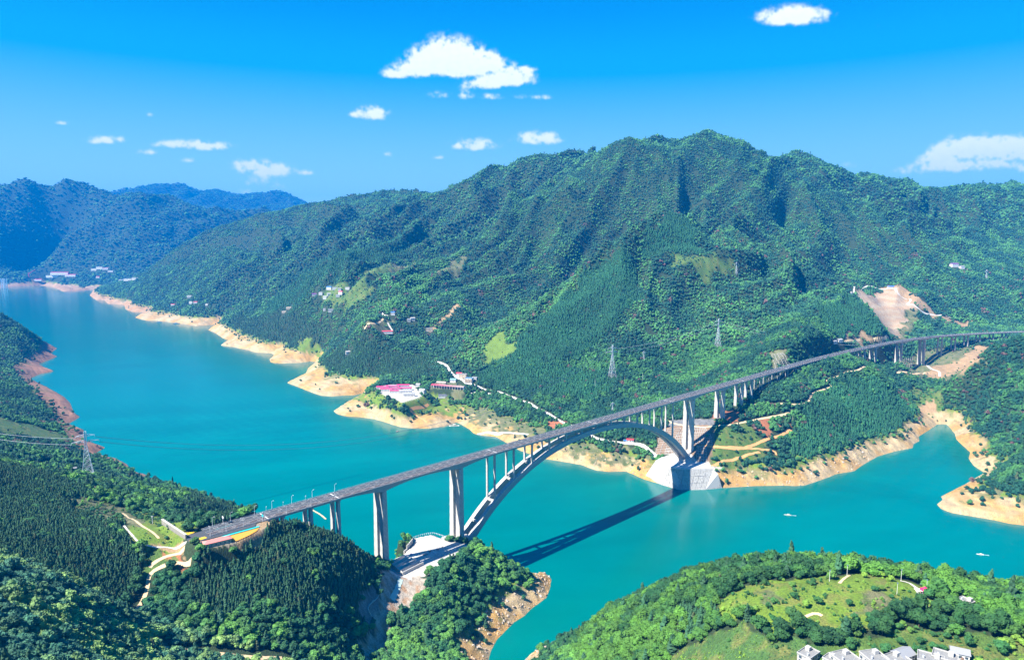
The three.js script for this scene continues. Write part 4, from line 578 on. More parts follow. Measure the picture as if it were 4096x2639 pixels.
{
  // white concrete skirt below the far springing of the arch
  const at = (x, y, h) => V(...atH(x, y, h)), t = thing('concrete_skirt', [0, 0, 0], 0, 'big white concrete revetment at the water below the far arch foot', 'revetment');
  const top = [at(1530, 1077, 36), at(1566, 1094, 34), at(1597, 1096, 36), at(1664, 1094, 36), at(1676, 1106, 28)], low = [at(1503, 1117, -2), at(1546, 1134, -2), at(1588, 1146, -2), at(1645, 1145, -2), at(1686, 1141, -2)];
  const white = std([0.60, 0.585, 0.55], 0.9, { map: grain(61, 0.55, 1, 40, 0.4) });
  for (let i = 0; i < 4; i++) { const f = quadFill(low[i], low[i + 1], top[i + 1], top[i]), nx = i === 2 ? 5 : 3; for (let a = 0; a < nx; a++) for (let b = 0; b < 3; b++) mesh('panel', slab(f, a / nx + 0.008, (a + 1) / nx - 0.008, b / 3 + 0.012, (b + 1) / 3 - 0.012, 1.2 + 0.12 * R()), white, t); mesh('backing', slab(f, 0.0, 1, 0, 1, 0.9), std([0.45, 0.44, 0.42]), t); }
  const s = new THREE.Shape(); const ring = [...top.slice(0, 4), onBridge(345, 12, 36), onBridge(345, -30, 36), onBridge(318, -44, 36)]; ring.forEach((p, i) => (i ? s.lineTo(p.x, -p.z) : s.moveTo(p.x, -p.z)));
  const g = new THREE.ExtrudeGeometry(s, { depth: 3, bevelEnabled: false }); g.rotateX(-Math.PI / 2); g.translate(0, 34.5, 0); mesh('terrace', g, std([0.66, 0.64, 0.6], 0.9, { map: concTex }), t);
  mesh('thrust_block', sweep([298, 326], () => rect(-13, 13, 34, 49)), concrete, bridge);
  mesh('thrust_block', sweep([-330, -296], () => rect(-13, 13, 30, 57)), concrete, bridge);
  // concrete lattices that hold the cut slopes
  const lat = (label, px, nx, ny, bw = 0.75, lift = 0.9) => {
    const c = px.map((q) => hit(q[0], q[1])), f = quadFill(...c), t2 = thing('retaining_lattice', [0, 0, 0], 0, label, 'slope lattice');
    const P = (s, q) => { const p = f(s, q); p.y = Math.max(ground(p.x, p.z), p.y - 3) + lift; return p; };
    for (let i = 0; i <= nx; i++) { const l = []; for (let k = 0; k < 6; k++) l.push(bar(P(i / nx, k / 6), P(i / nx, (k + 1) / 6), bw * 0.7)); mesh('beam', merge(l), concretePale, t2); }
    for (let j = 0; j <= ny; j++) { const l = []; for (let k = 0; k < 10; k++) l.push(bar(P(k / 10, j / ny), P((k + 1) / 10, j / ny), bw * 0.7)); mesh('beam', merge(l), concretePale, t2); }
    const hw = f(0.5, 0.5); clear.push([hw.x, hw.z, 18]);
  };
  lat('top tier of the concrete lattice behind the far main pier', [[1588, 1011], [1652, 1010], [1646, 999], [1600, 998]], 14, 2);
  lat('second tier of the concrete lattice behind the far main pier', [[1577, 1025], [1661, 1024], [1658, 1014], [1580, 1013]], 18, 2);
  lat('third tier of the concrete lattice behind the far main pier', [[1576, 1040], [1662, 1039], [1662, 1028], [1577, 1027]], 18, 2);
  lat('shaded lattice panel right of the far main pier foot', [[1626, 1078], [1650, 1078], [1650, 1044], [1628, 1042]], 6, 6);
  lat('small lattice panel left of the far arch foot', [[1553, 1061], [1575, 1061], [1575, 1048], [1556, 1047]], 6, 2);
  lat('upper stepped lattice on the cut slope behind the viaduct', [[1806, 845], [1838, 842], [1826, 824], [1802, 828]], 4, 5, 0.6);
  lat('lower stepped lattice on the cut slope behind the viaduct', [[1812, 862], [1852, 855], [1840, 843], [1808, 847]], 4, 4, 0.6);
  lat('pale lattice on the cut beneath the viaduct near the road', [[2098, 868], [2128, 866], [2132, 832], [2102, 834]], 6, 8, 0.6);
  lat('ribbed grey slope left of the far arch foot', [[1530, 1062], [1560, 1060], [1590, 1000], [1545, 1005]], 3, 12, 0.6);
}
{
  // storage bays on the pier site
  const at = (x, y) => { const w = atH(583.5 + 0.3558 * x, 992 + 0.3558 * y, 58); return V(w[0], 58, w[2]); };
  const t = thing('storage_bays', [0, 0, 0], 0, 'row of open concrete storage bays on the white pier site', 'storage bays'), wm = std([0.66, 0.63, 0.57], 0.9, { map: concTex });
  const A0 = at(915, 915), A1 = at(1000, 985), B0 = at(1015, 868), B1 = at(1138, 915);
  const wall = (p, q, h) => { const l = p.distanceTo(q), g = box(l, h, 0.9); g.rotateY(-Math.atan2(q.z - p.z, q.x - p.x)); g.translate((p.x + q.x) / 2, 58 + h / 2 - 0.4, (p.z + q.z) / 2); mesh('wall', g, wm, t); };
  for (let i = 0; i <= 5; i++) wall(A0.clone().lerp(A1, i / 5), B0.clone().lerp(B1, i / 5), 4.6);
  wall(A0, A1, 4.6);
  const fence = thing('post_fence', [0, 0, 0], 0, 'line of short white posts along the waterside edge of the pier site', 'fence');
  const e = [[1060, 745], [1130, 722], [1200, 712], [1240, 722], [1300, 745], [1345, 768]].map((q) => at(...q)), pts = new THREE.CatmullRomCurve3(e).getSpacedPoints(26);
  pts.forEach((p) => mesh('post', box(0.5, 2.2, 0.5, p.x, 58.8, p.z), whitePaint, fence)); for (let i = 0; i < 26; i++) mesh('rail', bar(pts[i].clone().setY(59.4), pts[i + 1].clone().setY(59.4), 0.1), whitePaint, fence);
  const r = thing('site_retaining_wall', [0, 0, 0], 0, 'grey curved retaining wall along the inland side of the pier site', 'retaining wall');
  const w = [[800, 1190], [868, 1095], [893, 985], [898, 905], [945, 868], [1010, 830], [1045, 800], [1066, 772]].map((q) => at(...q)), c = new THREE.CatmullRomCurve3(w).getSpacedPoints(24);
  for (let i = 0; i < 24; i++) { const l = c[i].distanceTo(c[i + 1]), g = box(l - 0.25, 9, 1.2); g.rotateY(-Math.atan2(c[i + 1].z - c[i].z, c[i + 1].x - c[i].x)); g.translate((c[i].x + c[i + 1].x) / 2, Math.min(60, ground(c[i].x, c[i].z) + 4), (c[i].z + c[i + 1].z) / 2); mesh('wall_panel', g, concrete, r); }
  const stuffList = [[1180, 830, 4, 1.5, 2.4, [0.12, 0.12, 0.13], 'dark heap of steel on the pier site'], [1230, 820, 3, 2.4, 2.4, [0.2, 0.22, 0.26], 'dark grey container near the centre of the pier site'], [1150, 850, 6, 1, 3, [0.25, 0.22, 0.2], 'low brown timber stack on the pier site'], [930, 990, 7, 2.8, 3, [0.3, 0.32, 0.33], 'grey steel rack at the end of the storage bays'], [1260, 800, 6, 0.8, 2, [0.4, 0.36, 0.3], 'pile of planks on the pier site near the pier'], [1060, 850, 3, 1.6, 3, [0.15, 0.3, 0.5], 'small blue box on the pier site'], [1420, 800, 5, 1.4, 3, [0.68, 0.66, 0.62], 'pile of pale rubble right of the near main pier']];
  for (const [x, y, ww, h, d, col, label] of stuffList) { const p = at(x, y), q = thing('site_material', [p.x, 58, p.z], R() * 3, label, 'building material'); for (let k = 0; k < 4; k++) mesh('piece', box(ww * (0.5 + R() * 0.3), h * (0.6 + R() * 0.4), d * (0.35 + R() * 0.3), (R() - 0.5) * ww * 0.5, h * 0.45, (k - 1.5) * d * 0.3, (R() - 0.5) * 0.4), std(col), q); }
  // grey steps beside the debris run
  const cut = thing('drain_steps', [0, 0, 0], 0, 'narrow concrete drain climbing the shaded cut left of the site', 'drain');
  const dr = [[868, 1440], [858, 1420], [884, 1390], [886, 1360], [880, 1330]].map((q) => hit(...q)), dc = new THREE.CatmullRomCurve3(dr).getSpacedPoints(14); for (let i = 0; i < 14; i++) mesh('step', bar(dc[i].clone().setY(ground(dc[i].x, dc[i].z) + 0.4), dc[i + 1].clone().setY(ground(dc[i + 1].x, dc[i + 1].z) + 0.4), 0.8), concretePale, cut);
}
{
  // the approach at the left end: painted ground, tunnel headwall, signs
  const y = 168.9, at = (x, yy) => { const w = atH(379.3 + 0.1464 * x, 1137.8 + 0.1464 * yy, DECK); return [w[0], w[2]]; };
  const sheet = (name, pts, lift, mat) => { const s = new THREE.Shape(); pts.forEach((q, i) => { const [a, b] = at(...q); i ? s.lineTo(a, -b) : s.moveTo(a, -b); }); const g = new THREE.ShapeGeometry(s); g.rotateX(-Math.PI / 2); g.translate(0, lift, 0); return structure(name, g, mat); };
  sheet('pavement', [[330, 775], [760, 655], [845, 702], [1500, 545], [1470, 620], [700, 830], [420, 880], [360, 810]], DECK + 0.03, asphaltBlue);
  sheet('green_pavement', [[800, 660], [1240, 578], [1235, 602], [850, 705]], DECK + 0.05, tealPaint);
  sheet('green_verge', [[925, 778], [1530, 612], [1545, 626], [1000, 778]], DECK + 0.05, tealPaint);
  sheet('orange_ground', [[1000, 788], [1540, 640], [1500, 690], [1380, 760], [1180, 850], [1120, 860], [1060, 800]], DECK + 0.02, std([0.72, 0.33, 0.03], 0.95, { map: grain(71, 0.8, 1, 30) }));
  sheet('yellow_marking', [[290, 742], [525, 688], [556, 702], [372, 764]], DECK + 0.2, yellowPaint);
  sheet('yellow_marking', [[412, 850], [668, 783], [705, 803], [462, 882]], DECK + 0.2, yellowPaint);
  const a = at(-10, 560), b = at(372, 815), l = Math.hypot(b[0] - a[0], b[1] - a[1]), headMat = std([0.36, 0.34, 0.30], 0.9, { map: stainTex }), hw = thing('tunnel_headwall', [(a[0] + b[0]) / 2, 166, (a[1] + b[1]) / 2], -Math.atan2(b[1] - a[1], b[0] - a[0]), 'long pale concrete headwall across the end of the bridge road', 'wall');
  for (let i = 0; i < 8; i++) mesh('wall_panel', box(l / 8 - 0.12, 8, 1.6, (i + 0.5 - 4) * l / 8, 3.5, 0), headMat, hw); mesh('coping', box(l, 0.6, 2.2, 0, 7.8, 0), concretePale, hw);
  // street lamps on the approach
  let lamp = null;
  const mk = () => { const t = thing('street_lamp', [0, 0, 0], 0, '', 'street lamp'); mesh('post', new THREE.CylinderGeometry(0.11, 0.2, 10, 8).translate(0, 5, 0), whitePaint, t); mesh('arm', bar(V(0, 9.9, 0), V(0, 10.6, 1.9), 0.09), whitePaint, t); mesh('lamp_head', box(0.5, 0.25, 1.2, 0, 10.65, 2.3), whitePaint, t); return t; };
  const ang = Math.atan2(BV[0], BV[1]);
  const nearU = [-664, -647, -628, -603, -577, -546, -514], farU = [-652, -632, -604, -583, -558, -531, -500];
  const ord = ['first', 'second', 'third', 'fourth', 'fifth', 'sixth', 'seventh'];
  for (const [list, s, side] of [[nearU, 1, 'near'], [farU, -1, 'water']]) list.forEach((u, i) => { const p = onBridge(u, s * 12.35, DECK), label = `white street lamp, ${ord[i]} from the left on the ${side} side of the bridge`; if (!lamp) { lamp = mk(); lamp.position.copy(p); lamp.rotation.y = ang + (s > 0 ? Math.PI : 0); lamp.userData.label = label; lamp.userData.group = 'street lamps at the left end of the bridge'; } else copyOf(lamp, [p.x, p.y, p.z], ang + (s > 0 ? Math.PI : 0), label, 'street lamps at the left end of the bridge'); });
  const sign = (u, v, w, h, col, label) => { const p = onBridge(u, v, DECK), t = thing('road_sign', [p.x, p.y, p.z], Math.atan2(-BU[0], -BU[1]), label, 'road sign'); mesh('post', new THREE.CylinderGeometry(0.16, 0.2, 7.5, 8).translate(0, 3.7, 0), whitePaint, t); mesh('sign_panel', box(w, h, 0.2, w * 0.3, 7.2, 0.3), std(col, 0.6), t); };
  sign(-606, 12.6, 4.2, 2.8, [0.0, 0.42, 0.45], 'teal road sign on a post at the near side of the bridge end'); sign(-640, -13.5, 3.6, 2.4, [0.7, 0.72, 0.75], 'white road sign on a post at the water side of the bridge end');
  for (const [u, v, label] of [[-590, -12.4, 'thin camera pole left of the water side lamps on the bridge'], [-569, -12.4, 'thin camera pole in the middle of the water side parapet'], [-540, -12.4, 'thin antenna pole on the water side parapet, rightmost']]) { const p = onBridge(u, v, DECK), t = thing('camera_pole', [p.x, p.y, p.z], 0, label, 'pole'); mesh('post', new THREE.CylinderGeometry(0.08, 0.12, 6, 6).translate(0, 3, 0), whitePaint, t); mesh('camera', box(0.9, 0.4, 0.4, 0.4, 5.9, 0), whitePaint, t); }
}

// ---------------------------------------------------------------- pylons and their wires
const galv = std([0.62, 0.66, 0.70], 0.5, { metalness: 0.2 });
function pylon(q) {
  const [, , H, w, label] = q, t = thing('lattice_pylon', [q.p.x, q.p.y - 1, q.p.z], 0.5, label, 'pylon'), r = H > 50 ? 0.42 : 0.28, half2 = (y) => lerp(w / 2, w * 0.085, Math.pow(clamp(y / (H * 0.72)), 0.85));
  const lv = H > 50 ? [0, .16, .30, .42, .52, .6, .66, .72, .78, .84, .9, 1] : [0, .3, .52, .72, .84, 1], c = (y, i) => { const k = half2(y * H); return V([-1, 1, 1, -1][i] * k, y * H, [-1, -1, 1, 1][i] * k); };
  for (let i = 0; i < 4; i++) { const g = []; for (let k = 0; k < lv.length - 1; k++) g.push(bar(c(lv[k], i), c(lv[k + 1], i), r)); mesh('leg', merge(g), galv, t); }
  const br = []; for (let k = 0; k < lv.length - 1; k++) for (let i = 0; i < 4; i++) { const j = (i + 1) % 4; br.push(bar(c(lv[k], i), c(lv[k + 1], j), r * 0.55), bar(c(lv[k], j), c(lv[k + 1], i), r * 0.55), bar(c(lv[k + 1], i), c(lv[k + 1], j), r * 0.5)); } const b = mesh('bracing', merge(br), galv, t); b.userData.kind = 'stuff';
  for (const [y, l] of [[0.78, 0.24], [0.9, 0.17]]) for (const s of [-1, 1]) { const a = H * l, g = []; for (const z of [-1, 1]) { const k = half2(y * H); g.push(bar(V(s * k, y * H, z * k), V(s * a, y * H + 1, 0), r * 0.7), bar(V(s * k, y * H + H * 0.045, z * k), V(s * a, y * H + 1, 0), r * 0.6)); } const m = mesh('cross_arm', merge(g), galv, t); mesh('insulator', bar(V(s * a, y * H + 1, 0), V(s * a, y * H - 2.2, 0), 0.3, 6), whitePaint, m); }
  q.tip = (s, y) => V(Math.cos(0.5) * s * H * (y > 0.85 ? 0.17 : 0.24), y * H - 2, -Math.sin(0.5) * s * H * (y > 0.85 ? 0.17 : 0.24)).add(t.position);
}
PYLONS.forEach(pylon);
const wireMat = std([0.42, 0.47, 0.5], 0.5), darkWire = std([0.05, 0.1, 0.14], 0.6);
function wire(a, b, sag, label, dark, r = 0.16) { const pts = []; for (let i = 0; i <= 40; i++) { const s = i / 40, p = a.clone().lerp(b, s); p.y -= 4 * sag * s * (1 - s); pts.push(p); } const m = mesh('power_line', new THREE.TubeGeometry(new THREE.CatmullRomCurve3(pts), 80, r, 4), dark ? darkWire : wireMat, scene); tag(m, label, 'power line', 'power lines of the pylons'); }
{
  const [l, a, b] = PYLONS;
  wire(l.tip(1, 0.78), a.tip(-1, 0.78), 105, 'lower dark power line sagging over the water from the left pylon', true, 0.36);
  wire(l.tip(1, 0.9), a.tip(-1, 0.9), 105, 'upper dark power line sagging over the water from the left pylon', true, 0.36);
  wire(a.tip(1, 0.78), b.tip(-1, 0.78), 12, 'lower power line between the two tall pylons on the slope', false, 0.24); wire(a.tip(1, 0.9), b.tip(-1, 0.9), 12, 'upper power line between the two tall pylons on the slope', false, 0.24);
  const far = V(...atZ(2010, 830, 2000)); far.y += 30; wire(b.tip(1, 0.78), far, 12, 'lower power line running right from the right hand pylon', false, 0.22); wire(b.tip(1, 0.9), far.clone().setY(far.y + 8), 12, 'upper power line running right from the right hand pylon', false, 0.22);
  const off = V(...atZ(-80, 1000, 1150)); wire(l.tip(-1, 0.9), off, 4, 'upper power line leaving the left pylon towards the left edge', false, 0.2); wire(l.tip(-1, 0.78), off.clone().setY(off.y - 10), 4, 'lower power line leaving the left pylon towards the left edge', false, 0.2);
}

// ---------------------------------------------------------------- poles, pavilion, boats
{
  const P = (x, y) => hit(1575.5 + 0.3559 * x, 992 + 0.3559 * y);
  const poles = [[1015, 1025, 'white lamp post at the left of the right plateau'], [1130, 990, 'white lamp post by the path at the plateau crest'], [1458, 1112, 'white lamp post in the middle of the plateau meadow'], [1485, 1020, 'white lamp post at the crest above the plateau path'], [1652, 1092, 'white lamp post behind the red pavilion'], [1757, 1262, 'white lamp post right below the pavilion terrace'], [2228, 1200, 'white lamp post near the right edge of the photo'], [2283, 1205, 'white lamp post at the very right edge of the photo']];
  let first = null; poles.forEach(([x, y, label]) => { const p = P(x, y); if (!first) { first = thing('lamp_post', [p.x, p.y, p.z], 0.6, label, 'lamp post', 'lamp posts on the right plateau'); mesh('post', new THREE.CylinderGeometry(0.09, 0.14, 8.4, 8).translate(0, 4, 0), whitePaint, first); mesh('solar_panel', box(1.1, 0.08, 0.8, 0, 8.3, 0), std([0.1, 0.14, 0.22], 0.3), first); mesh('lamp_head', box(0.9, 0.14, 0.3, 0.6, 7.6, 0), whitePaint, first); } else copyOf(first, [p.x, p.y, p.z], 0.6, label); });
  const p = P(1640, 1112), t = thing('pavilion', [p.x, p.y, p.z], 0.3, 'small open pavilion with a bright magenta red roof on the plateau', 'pavilion');
  mesh('roof', new THREE.ConeGeometry(3.5, 1.6, 6).translate(0, 4.2, 0), std([0.75, 0.02, 0.12], 0.6), t); mesh('upper_roof', new THREE.ConeGeometry(1.5, 1.1, 6).translate(0, 5.3, 0), std([0.75, 0.02, 0.12], 0.6), t);
  for (let i = 0; i < 6; i++) mesh('post', new THREE.CylinderGeometry(0.13, 0.13, 3.6, 8).translate(2.6 * Math.cos(i * 1.047), 1.8, 2.6 * Math.sin(i * 1.047)), std([0.5, 0.05, 0.05]), t); mesh('floor', new THREE.CylinderGeometry(3.4, 3.5, 0.6, 6).translate(0, 0.1, 0), concretePale, t);
  const pave = [[1575, 1075], [1700, 1100], [1690, 1125], [1600, 1135]].map((q) => P(...q)), cen = pave[0].clone().add(pave[2]).multiplyScalar(0.5); 
  { const s = new THREE.BufferGeometry(), o = [], f = quadFill(pave[0], pave[1], pave[2], pave[3]), N = 8, v = (i, j) => { const q = f(i / N, j / N); q.y = ground(q.x, q.z) + 0.25; return q; }; for (let i = 0; i < N; i++) for (let j = 0; j < N; j++) for (const [a, b] of [[i, j], [i, j + 1], [i + 1, j], [i + 1, j], [i, j + 1], [i + 1, j + 1]]) { const q = v(a, b); o.push(q.x, q.y, q.z); } s.setAttribute('position', new THREE.Float32BufferAttribute(o, 3)); s.computeVertexNormals(); structure('paving', s, std([0.62, 0.58, 0.52])); }
  const wl = thing('promenade_wall', [0, 0, 0], 0, 'low white promenade wall running along the right plateau edge', 'wall'), wc = new THREE.CatmullRomCurve3([[1570, 1075], [1690, 1108], [1780, 1130], [1860, 1152], [1975, 1188]].map((q) => P(...q))).getSpacedPoints(16);
  for (let i = 0; i < 16; i++) { const a = wc[i], b = wc[i + 1], l = a.distanceTo(b), g = box(l - 0.1, 1.7, 0.35); g.rotateY(-Math.atan2(b.z - a.z, b.x - a.x)); g.translate((a.x + b.x) / 2, (ground(a.x, a.z) + ground(b.x, b.z)) / 2 + 0.6, (a.z + b.z) / 2); mesh('wall_panel', g, std([0.74, 0.72, 0.67]), wl); }
  // poles on the slopes across the water
  for (const [px, py, h, label] of [[1389, 905, 26, 'thin white pole on the slope left of the tall pylon foot'], [1500, 893, 24, 'thin white pole on the slope right of the tall pylon'], [1540, 945, 18, 'thin white pole just above the bridge deck'], [2000, 640, 22, 'thin pole on the wooded slope left of the bare cutting'], [355, 1222, 10, 'concrete utility pole on the left hillside']]) { const q = hit(px, py), u = thing('utility_pole', [q.x, q.y - 0.5, q.z], 0, label, 'pole'); mesh('post', new THREE.CylinderGeometry(0.22, 0.3, h, 6).translate(0, h / 2, 0), whitePaint, u); mesh('cross_arm', box(2.6, 0.3, 0.3, 0, h - 1, 0), whitePaint, u); }
  // boats
  const hull = (l, w, h) => { const s = new THREE.Shape(); s.moveTo(-l / 2, -w * 0.35); s.quadraticCurveTo(0, -w * 0.62, l / 2, 0); s.quadraticCurveTo(0, w * 0.62, -l / 2, w * 0.35); s.closePath(); const g = new THREE.ExtrudeGeometry(s, { depth: h, bevelEnabled: true, bevelSize: 0.12, bevelThickness: 0.12, bevelSegments: 1 }); g.rotateX(-Math.PI / 2); g.translate(0, -0.25, 0); return g; };
  for (const [px, py, l, turn, col, cabin, label] of [[1839, 1202, 12, 2.9, [0.5, 0.48, 0.42], [0.6, 0.45, 0.25], 'narrow pale boat with a tan cabin in mid water, right of the bridge shadow'], [2289, 1294, 10, 2.85, [0.72, 0.72, 0.7], [0.75, 0.72, 0.66], 'white motor boat near the right edge of the water'], [928, 1007, 9, 0.4, [0.5, 0.1, 0.1], [0.6, 0.2, 0.15], 'small red boat off the orange shore'], [1005, 1001, 8, 0.2, [0.12, 0.09, 0.07], [0.3, 0.15, 0.1], 'small dark boat touching the orange shore'], [371, 752, 34, 0.1, [0.15, 0.2, 0.25], [0.4, 0.45, 0.5], 'dark barge moored at the far left shore, first'], [411, 755, 40, 0.1, [0.12, 0.16, 0.2], [0.5, 0.5, 0.5], 'dark barge moored at the far left shore, second']]) {
    const w = atH(px, py, 0), t2 = thing('boat', [w[0], 0.1, w[2]], turn, label, 'boat'); mesh('hull', hull(l, l * 0.2, l * 0.07), std(col, 0.6), t2); mesh('cabin', box(l * 0.3, l * 0.1, l * 0.12, -l * 0.1, l * 0.1, 0), std(cabin, 0.6), t2); mesh('cabin_roof', box(l * 0.34, l * 0.015, l * 0.15, -l * 0.1, l * 0.158, 0), std([0.6, 0.58, 0.52]), t2); if (px > 1500) { const wk = new THREE.BufferGeometry(); wk.setAttribute('position', new THREE.Float32BufferAttribute([-l / 2, 0.02, -0.5, -l / 2, 0.02, 0.5, -l * 1.2, 0.02, -1.2, -l / 2, 0.02, 0.5, -l * 1.2, 0.02, 1.2, -l * 1.2, 0.02, -1.2], 3)); wk.computeVertexNormals(); mesh('wake', wk, std([0.35, 0.5, 0.5], 0.6), t2); }
  }
  const w = atH(1060, 994, 0), raft = thing('fishing_raft', [w[0], 0.3, w[2]], 0.15, 'fishing raft with a hut and long floats in the small cove', 'raft');
  for (const z of [-2.4, 0, 2.4]) mesh('float', new THREE.CapsuleGeometry(0.7, 26, 4, 8).rotateZ(Math.PI / 2).translate(0, 0, z), std([0.65, 0.63, 0.55]), raft); mesh('deck', box(20, 0.4, 6, 0, 0.8, 0), std([0.4, 0.36, 0.28]), raft); mesh('hut', box(6, 2.6, 4, 1, 2.2, 0), std([0.25, 0.22, 0.18]), raft); mesh('hut_roof', gable(6, 4, 3.5, 1.2, 0.5), std([0.6, 0.58, 0.5]), raft);
  // the distant bridge at the left edge: two white pylons standing in the water
  for (const [px, label] of [[5, 'white tower at the far left edge of the reservoir, left of two'], [13, 'white tower at the far left edge of the reservoir, right of two']]) { const q = atH(px, 672, 0), tw = thing('bridge_tower', [q[0], 0, q[2]], 0.4, label, 'tower', 'distant white towers'); for (const s of [-1, 1]) mesh('tower_leg', box(9, 104, 11, s * 9, 51, 0), whitePaint, tw); mesh('cross_beam', box(12, 7, 8, 0, 80, 0), whitePaint, tw); mesh('cross_beam', box(12, 7, 8, 0, 40, 0), whitePaint, tw); }
  const cr = hit(66, 648), cg = thing('harbour_crane', [cr.x, cr.y, cr.z], 0.3, 'red crane with a raised jib on the distant left shore', 'crane'), cm = std([0.75, 0.04, 0.1]); mesh('mast', box(8, 50, 8, 0, 25, 0), cm, cg); mesh('jib', bar(V(0, 48, 0), V(70, 90, 0), 3), cm, cg); mesh('base', box(30, 8, 20, 0, 3, 0), cm, cg);
}

// the few cars on the bridge
{
  const tyre = std([0.02, 0.02, 0.02], 0.9);
  for (const [px, py, v, col, label] of [[2154, 791, -6, [0.8, 0.8, 0.8], 'white car on the far viaduct, left of two'], [2306, 785, 5, [0.78, 0.78, 0.8], 'white car on the far viaduct near the right edge'], [534, 1218, -8, [0.03, 0.03, 0.04], 'black car stopped at the left end of the bridge']]) {
    const w = atH(px, py, DECK), u = bridgeUV(w[0], w[2])[0], p = onBridge(u, v, DECK + 0.13), q = onBridge(u + 2, v, DECK), t = thing('car', [p.x, p.y, p.z], -Math.atan2(q.z - p.z, q.x - p.x), label, 'car');
    mesh('body', box(4.5, 0.75, 1.85, 0, 0.75, 0), std(col, 0.3), t); mesh('cabin', box(2.4, 0.6, 1.6, -0.2, 1.42, 0), glassDark, t);
    for (const x of [-1.4, 1.4]) for (const z of [-0.85, 0.85]) mesh('wheel', new THREE.CylinderGeometry(0.34, 0.34, 0.22, 12).rotateX(Math.PI / 2).translate(x, 0.34, z), tyre, t);
  }
}

// ---------------------------------------------------------------- the ground itself
{
  const pos = new Float32Array(GH.length * 3), col = new Float32Array(GH.length * 3), uv = new Float32Array(GH.length * 2), idx = [];
  ROWS.forEach((z, r) => {
    for (let c = 0; c <= COLS; c++) {
      const i = r * (COLS + 1) + c, x = (c / COLS * 2 - 1) * half(z), h = GH[i];
      pos[i * 3] = x; pos[i * 3 + 1] = h; pos[i * 3 + 2] = -z; uv[i * 2] = x / 24; uv[i * 2 + 1] = z / 24;
      if (h < -12) continue;
      const k = cover(x, -z, h, h < 75 ? shoreDist(x, -z) : 999)[1];
      col[i * 3] = Math.max(0, k[0]); col[i * 3 + 1] = Math.max(0, k[1]); col[i * 3 + 2] = Math.max(0, k[2]);
    }
  });
  for (let r = 0; r < ROWS.length - 1; r++) for (let c = 0; c < COLS; c++) { const i = r * (COLS + 1) + c, j = i + COLS + 1; if (GH[i] < -8 && GH[i + 1] < -8 && GH[j] < -8 && GH[j + 1] < -8) continue; idx.push(i, i + 1, j, i + 1, j + 1, j); }
  const g = new THREE.BufferGeometry();
  g.setAttribute('position', new THREE.BufferAttribute(pos, 3)); g.setAttribute('color', new THREE.BufferAttribute(col, 3)); g.setAttribute('uv', new THREE.BufferAttribute(uv, 2)); g.setIndex(idx); g.computeVertexNormals();
  const m = new THREE.MeshStandardMaterial({ vertexColors: true, roughness: 0.95, map: grain(21, 0.62, 1.0, 40), bumpMap: grain(22, 0, 1, 32), bumpScale: 0.7 });
  structure('terrain', g, m);
  console.log('terrain tris', idx.length / 3);
}
// the reservoir: turbid turquoise water with a faint ripple and streaks of slightly different colour
{
  const g = new THREE.PlaneGeometry(24000, 18500, 300, 300); g.rotateX(-Math.PI / 2); g.translate(0, 0, -9200);
  const p = g.attributes.position, c = new Float32Array(p.count * 3), uv = g.attributes.uv;
  for (let i = 0; i < p.count; i++) { uv.setXY(i, p.getX(i) / 60, p.getZ(i) / 60); }
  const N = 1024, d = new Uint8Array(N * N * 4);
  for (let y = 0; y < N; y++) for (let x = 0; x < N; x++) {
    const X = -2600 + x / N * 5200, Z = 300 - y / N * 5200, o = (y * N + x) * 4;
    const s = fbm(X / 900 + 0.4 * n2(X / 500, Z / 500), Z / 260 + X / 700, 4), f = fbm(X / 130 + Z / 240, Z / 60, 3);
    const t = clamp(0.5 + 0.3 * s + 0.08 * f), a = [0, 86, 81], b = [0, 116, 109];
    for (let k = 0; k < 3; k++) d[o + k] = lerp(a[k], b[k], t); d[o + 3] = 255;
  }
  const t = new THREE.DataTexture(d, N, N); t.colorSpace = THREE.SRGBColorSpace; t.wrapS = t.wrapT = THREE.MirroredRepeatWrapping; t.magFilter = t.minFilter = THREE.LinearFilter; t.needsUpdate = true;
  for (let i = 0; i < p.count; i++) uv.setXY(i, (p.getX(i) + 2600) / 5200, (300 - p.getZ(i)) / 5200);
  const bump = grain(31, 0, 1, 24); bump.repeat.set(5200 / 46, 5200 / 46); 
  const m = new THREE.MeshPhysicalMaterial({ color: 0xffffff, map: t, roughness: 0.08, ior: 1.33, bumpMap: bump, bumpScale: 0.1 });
  structure('water', g, m);
}

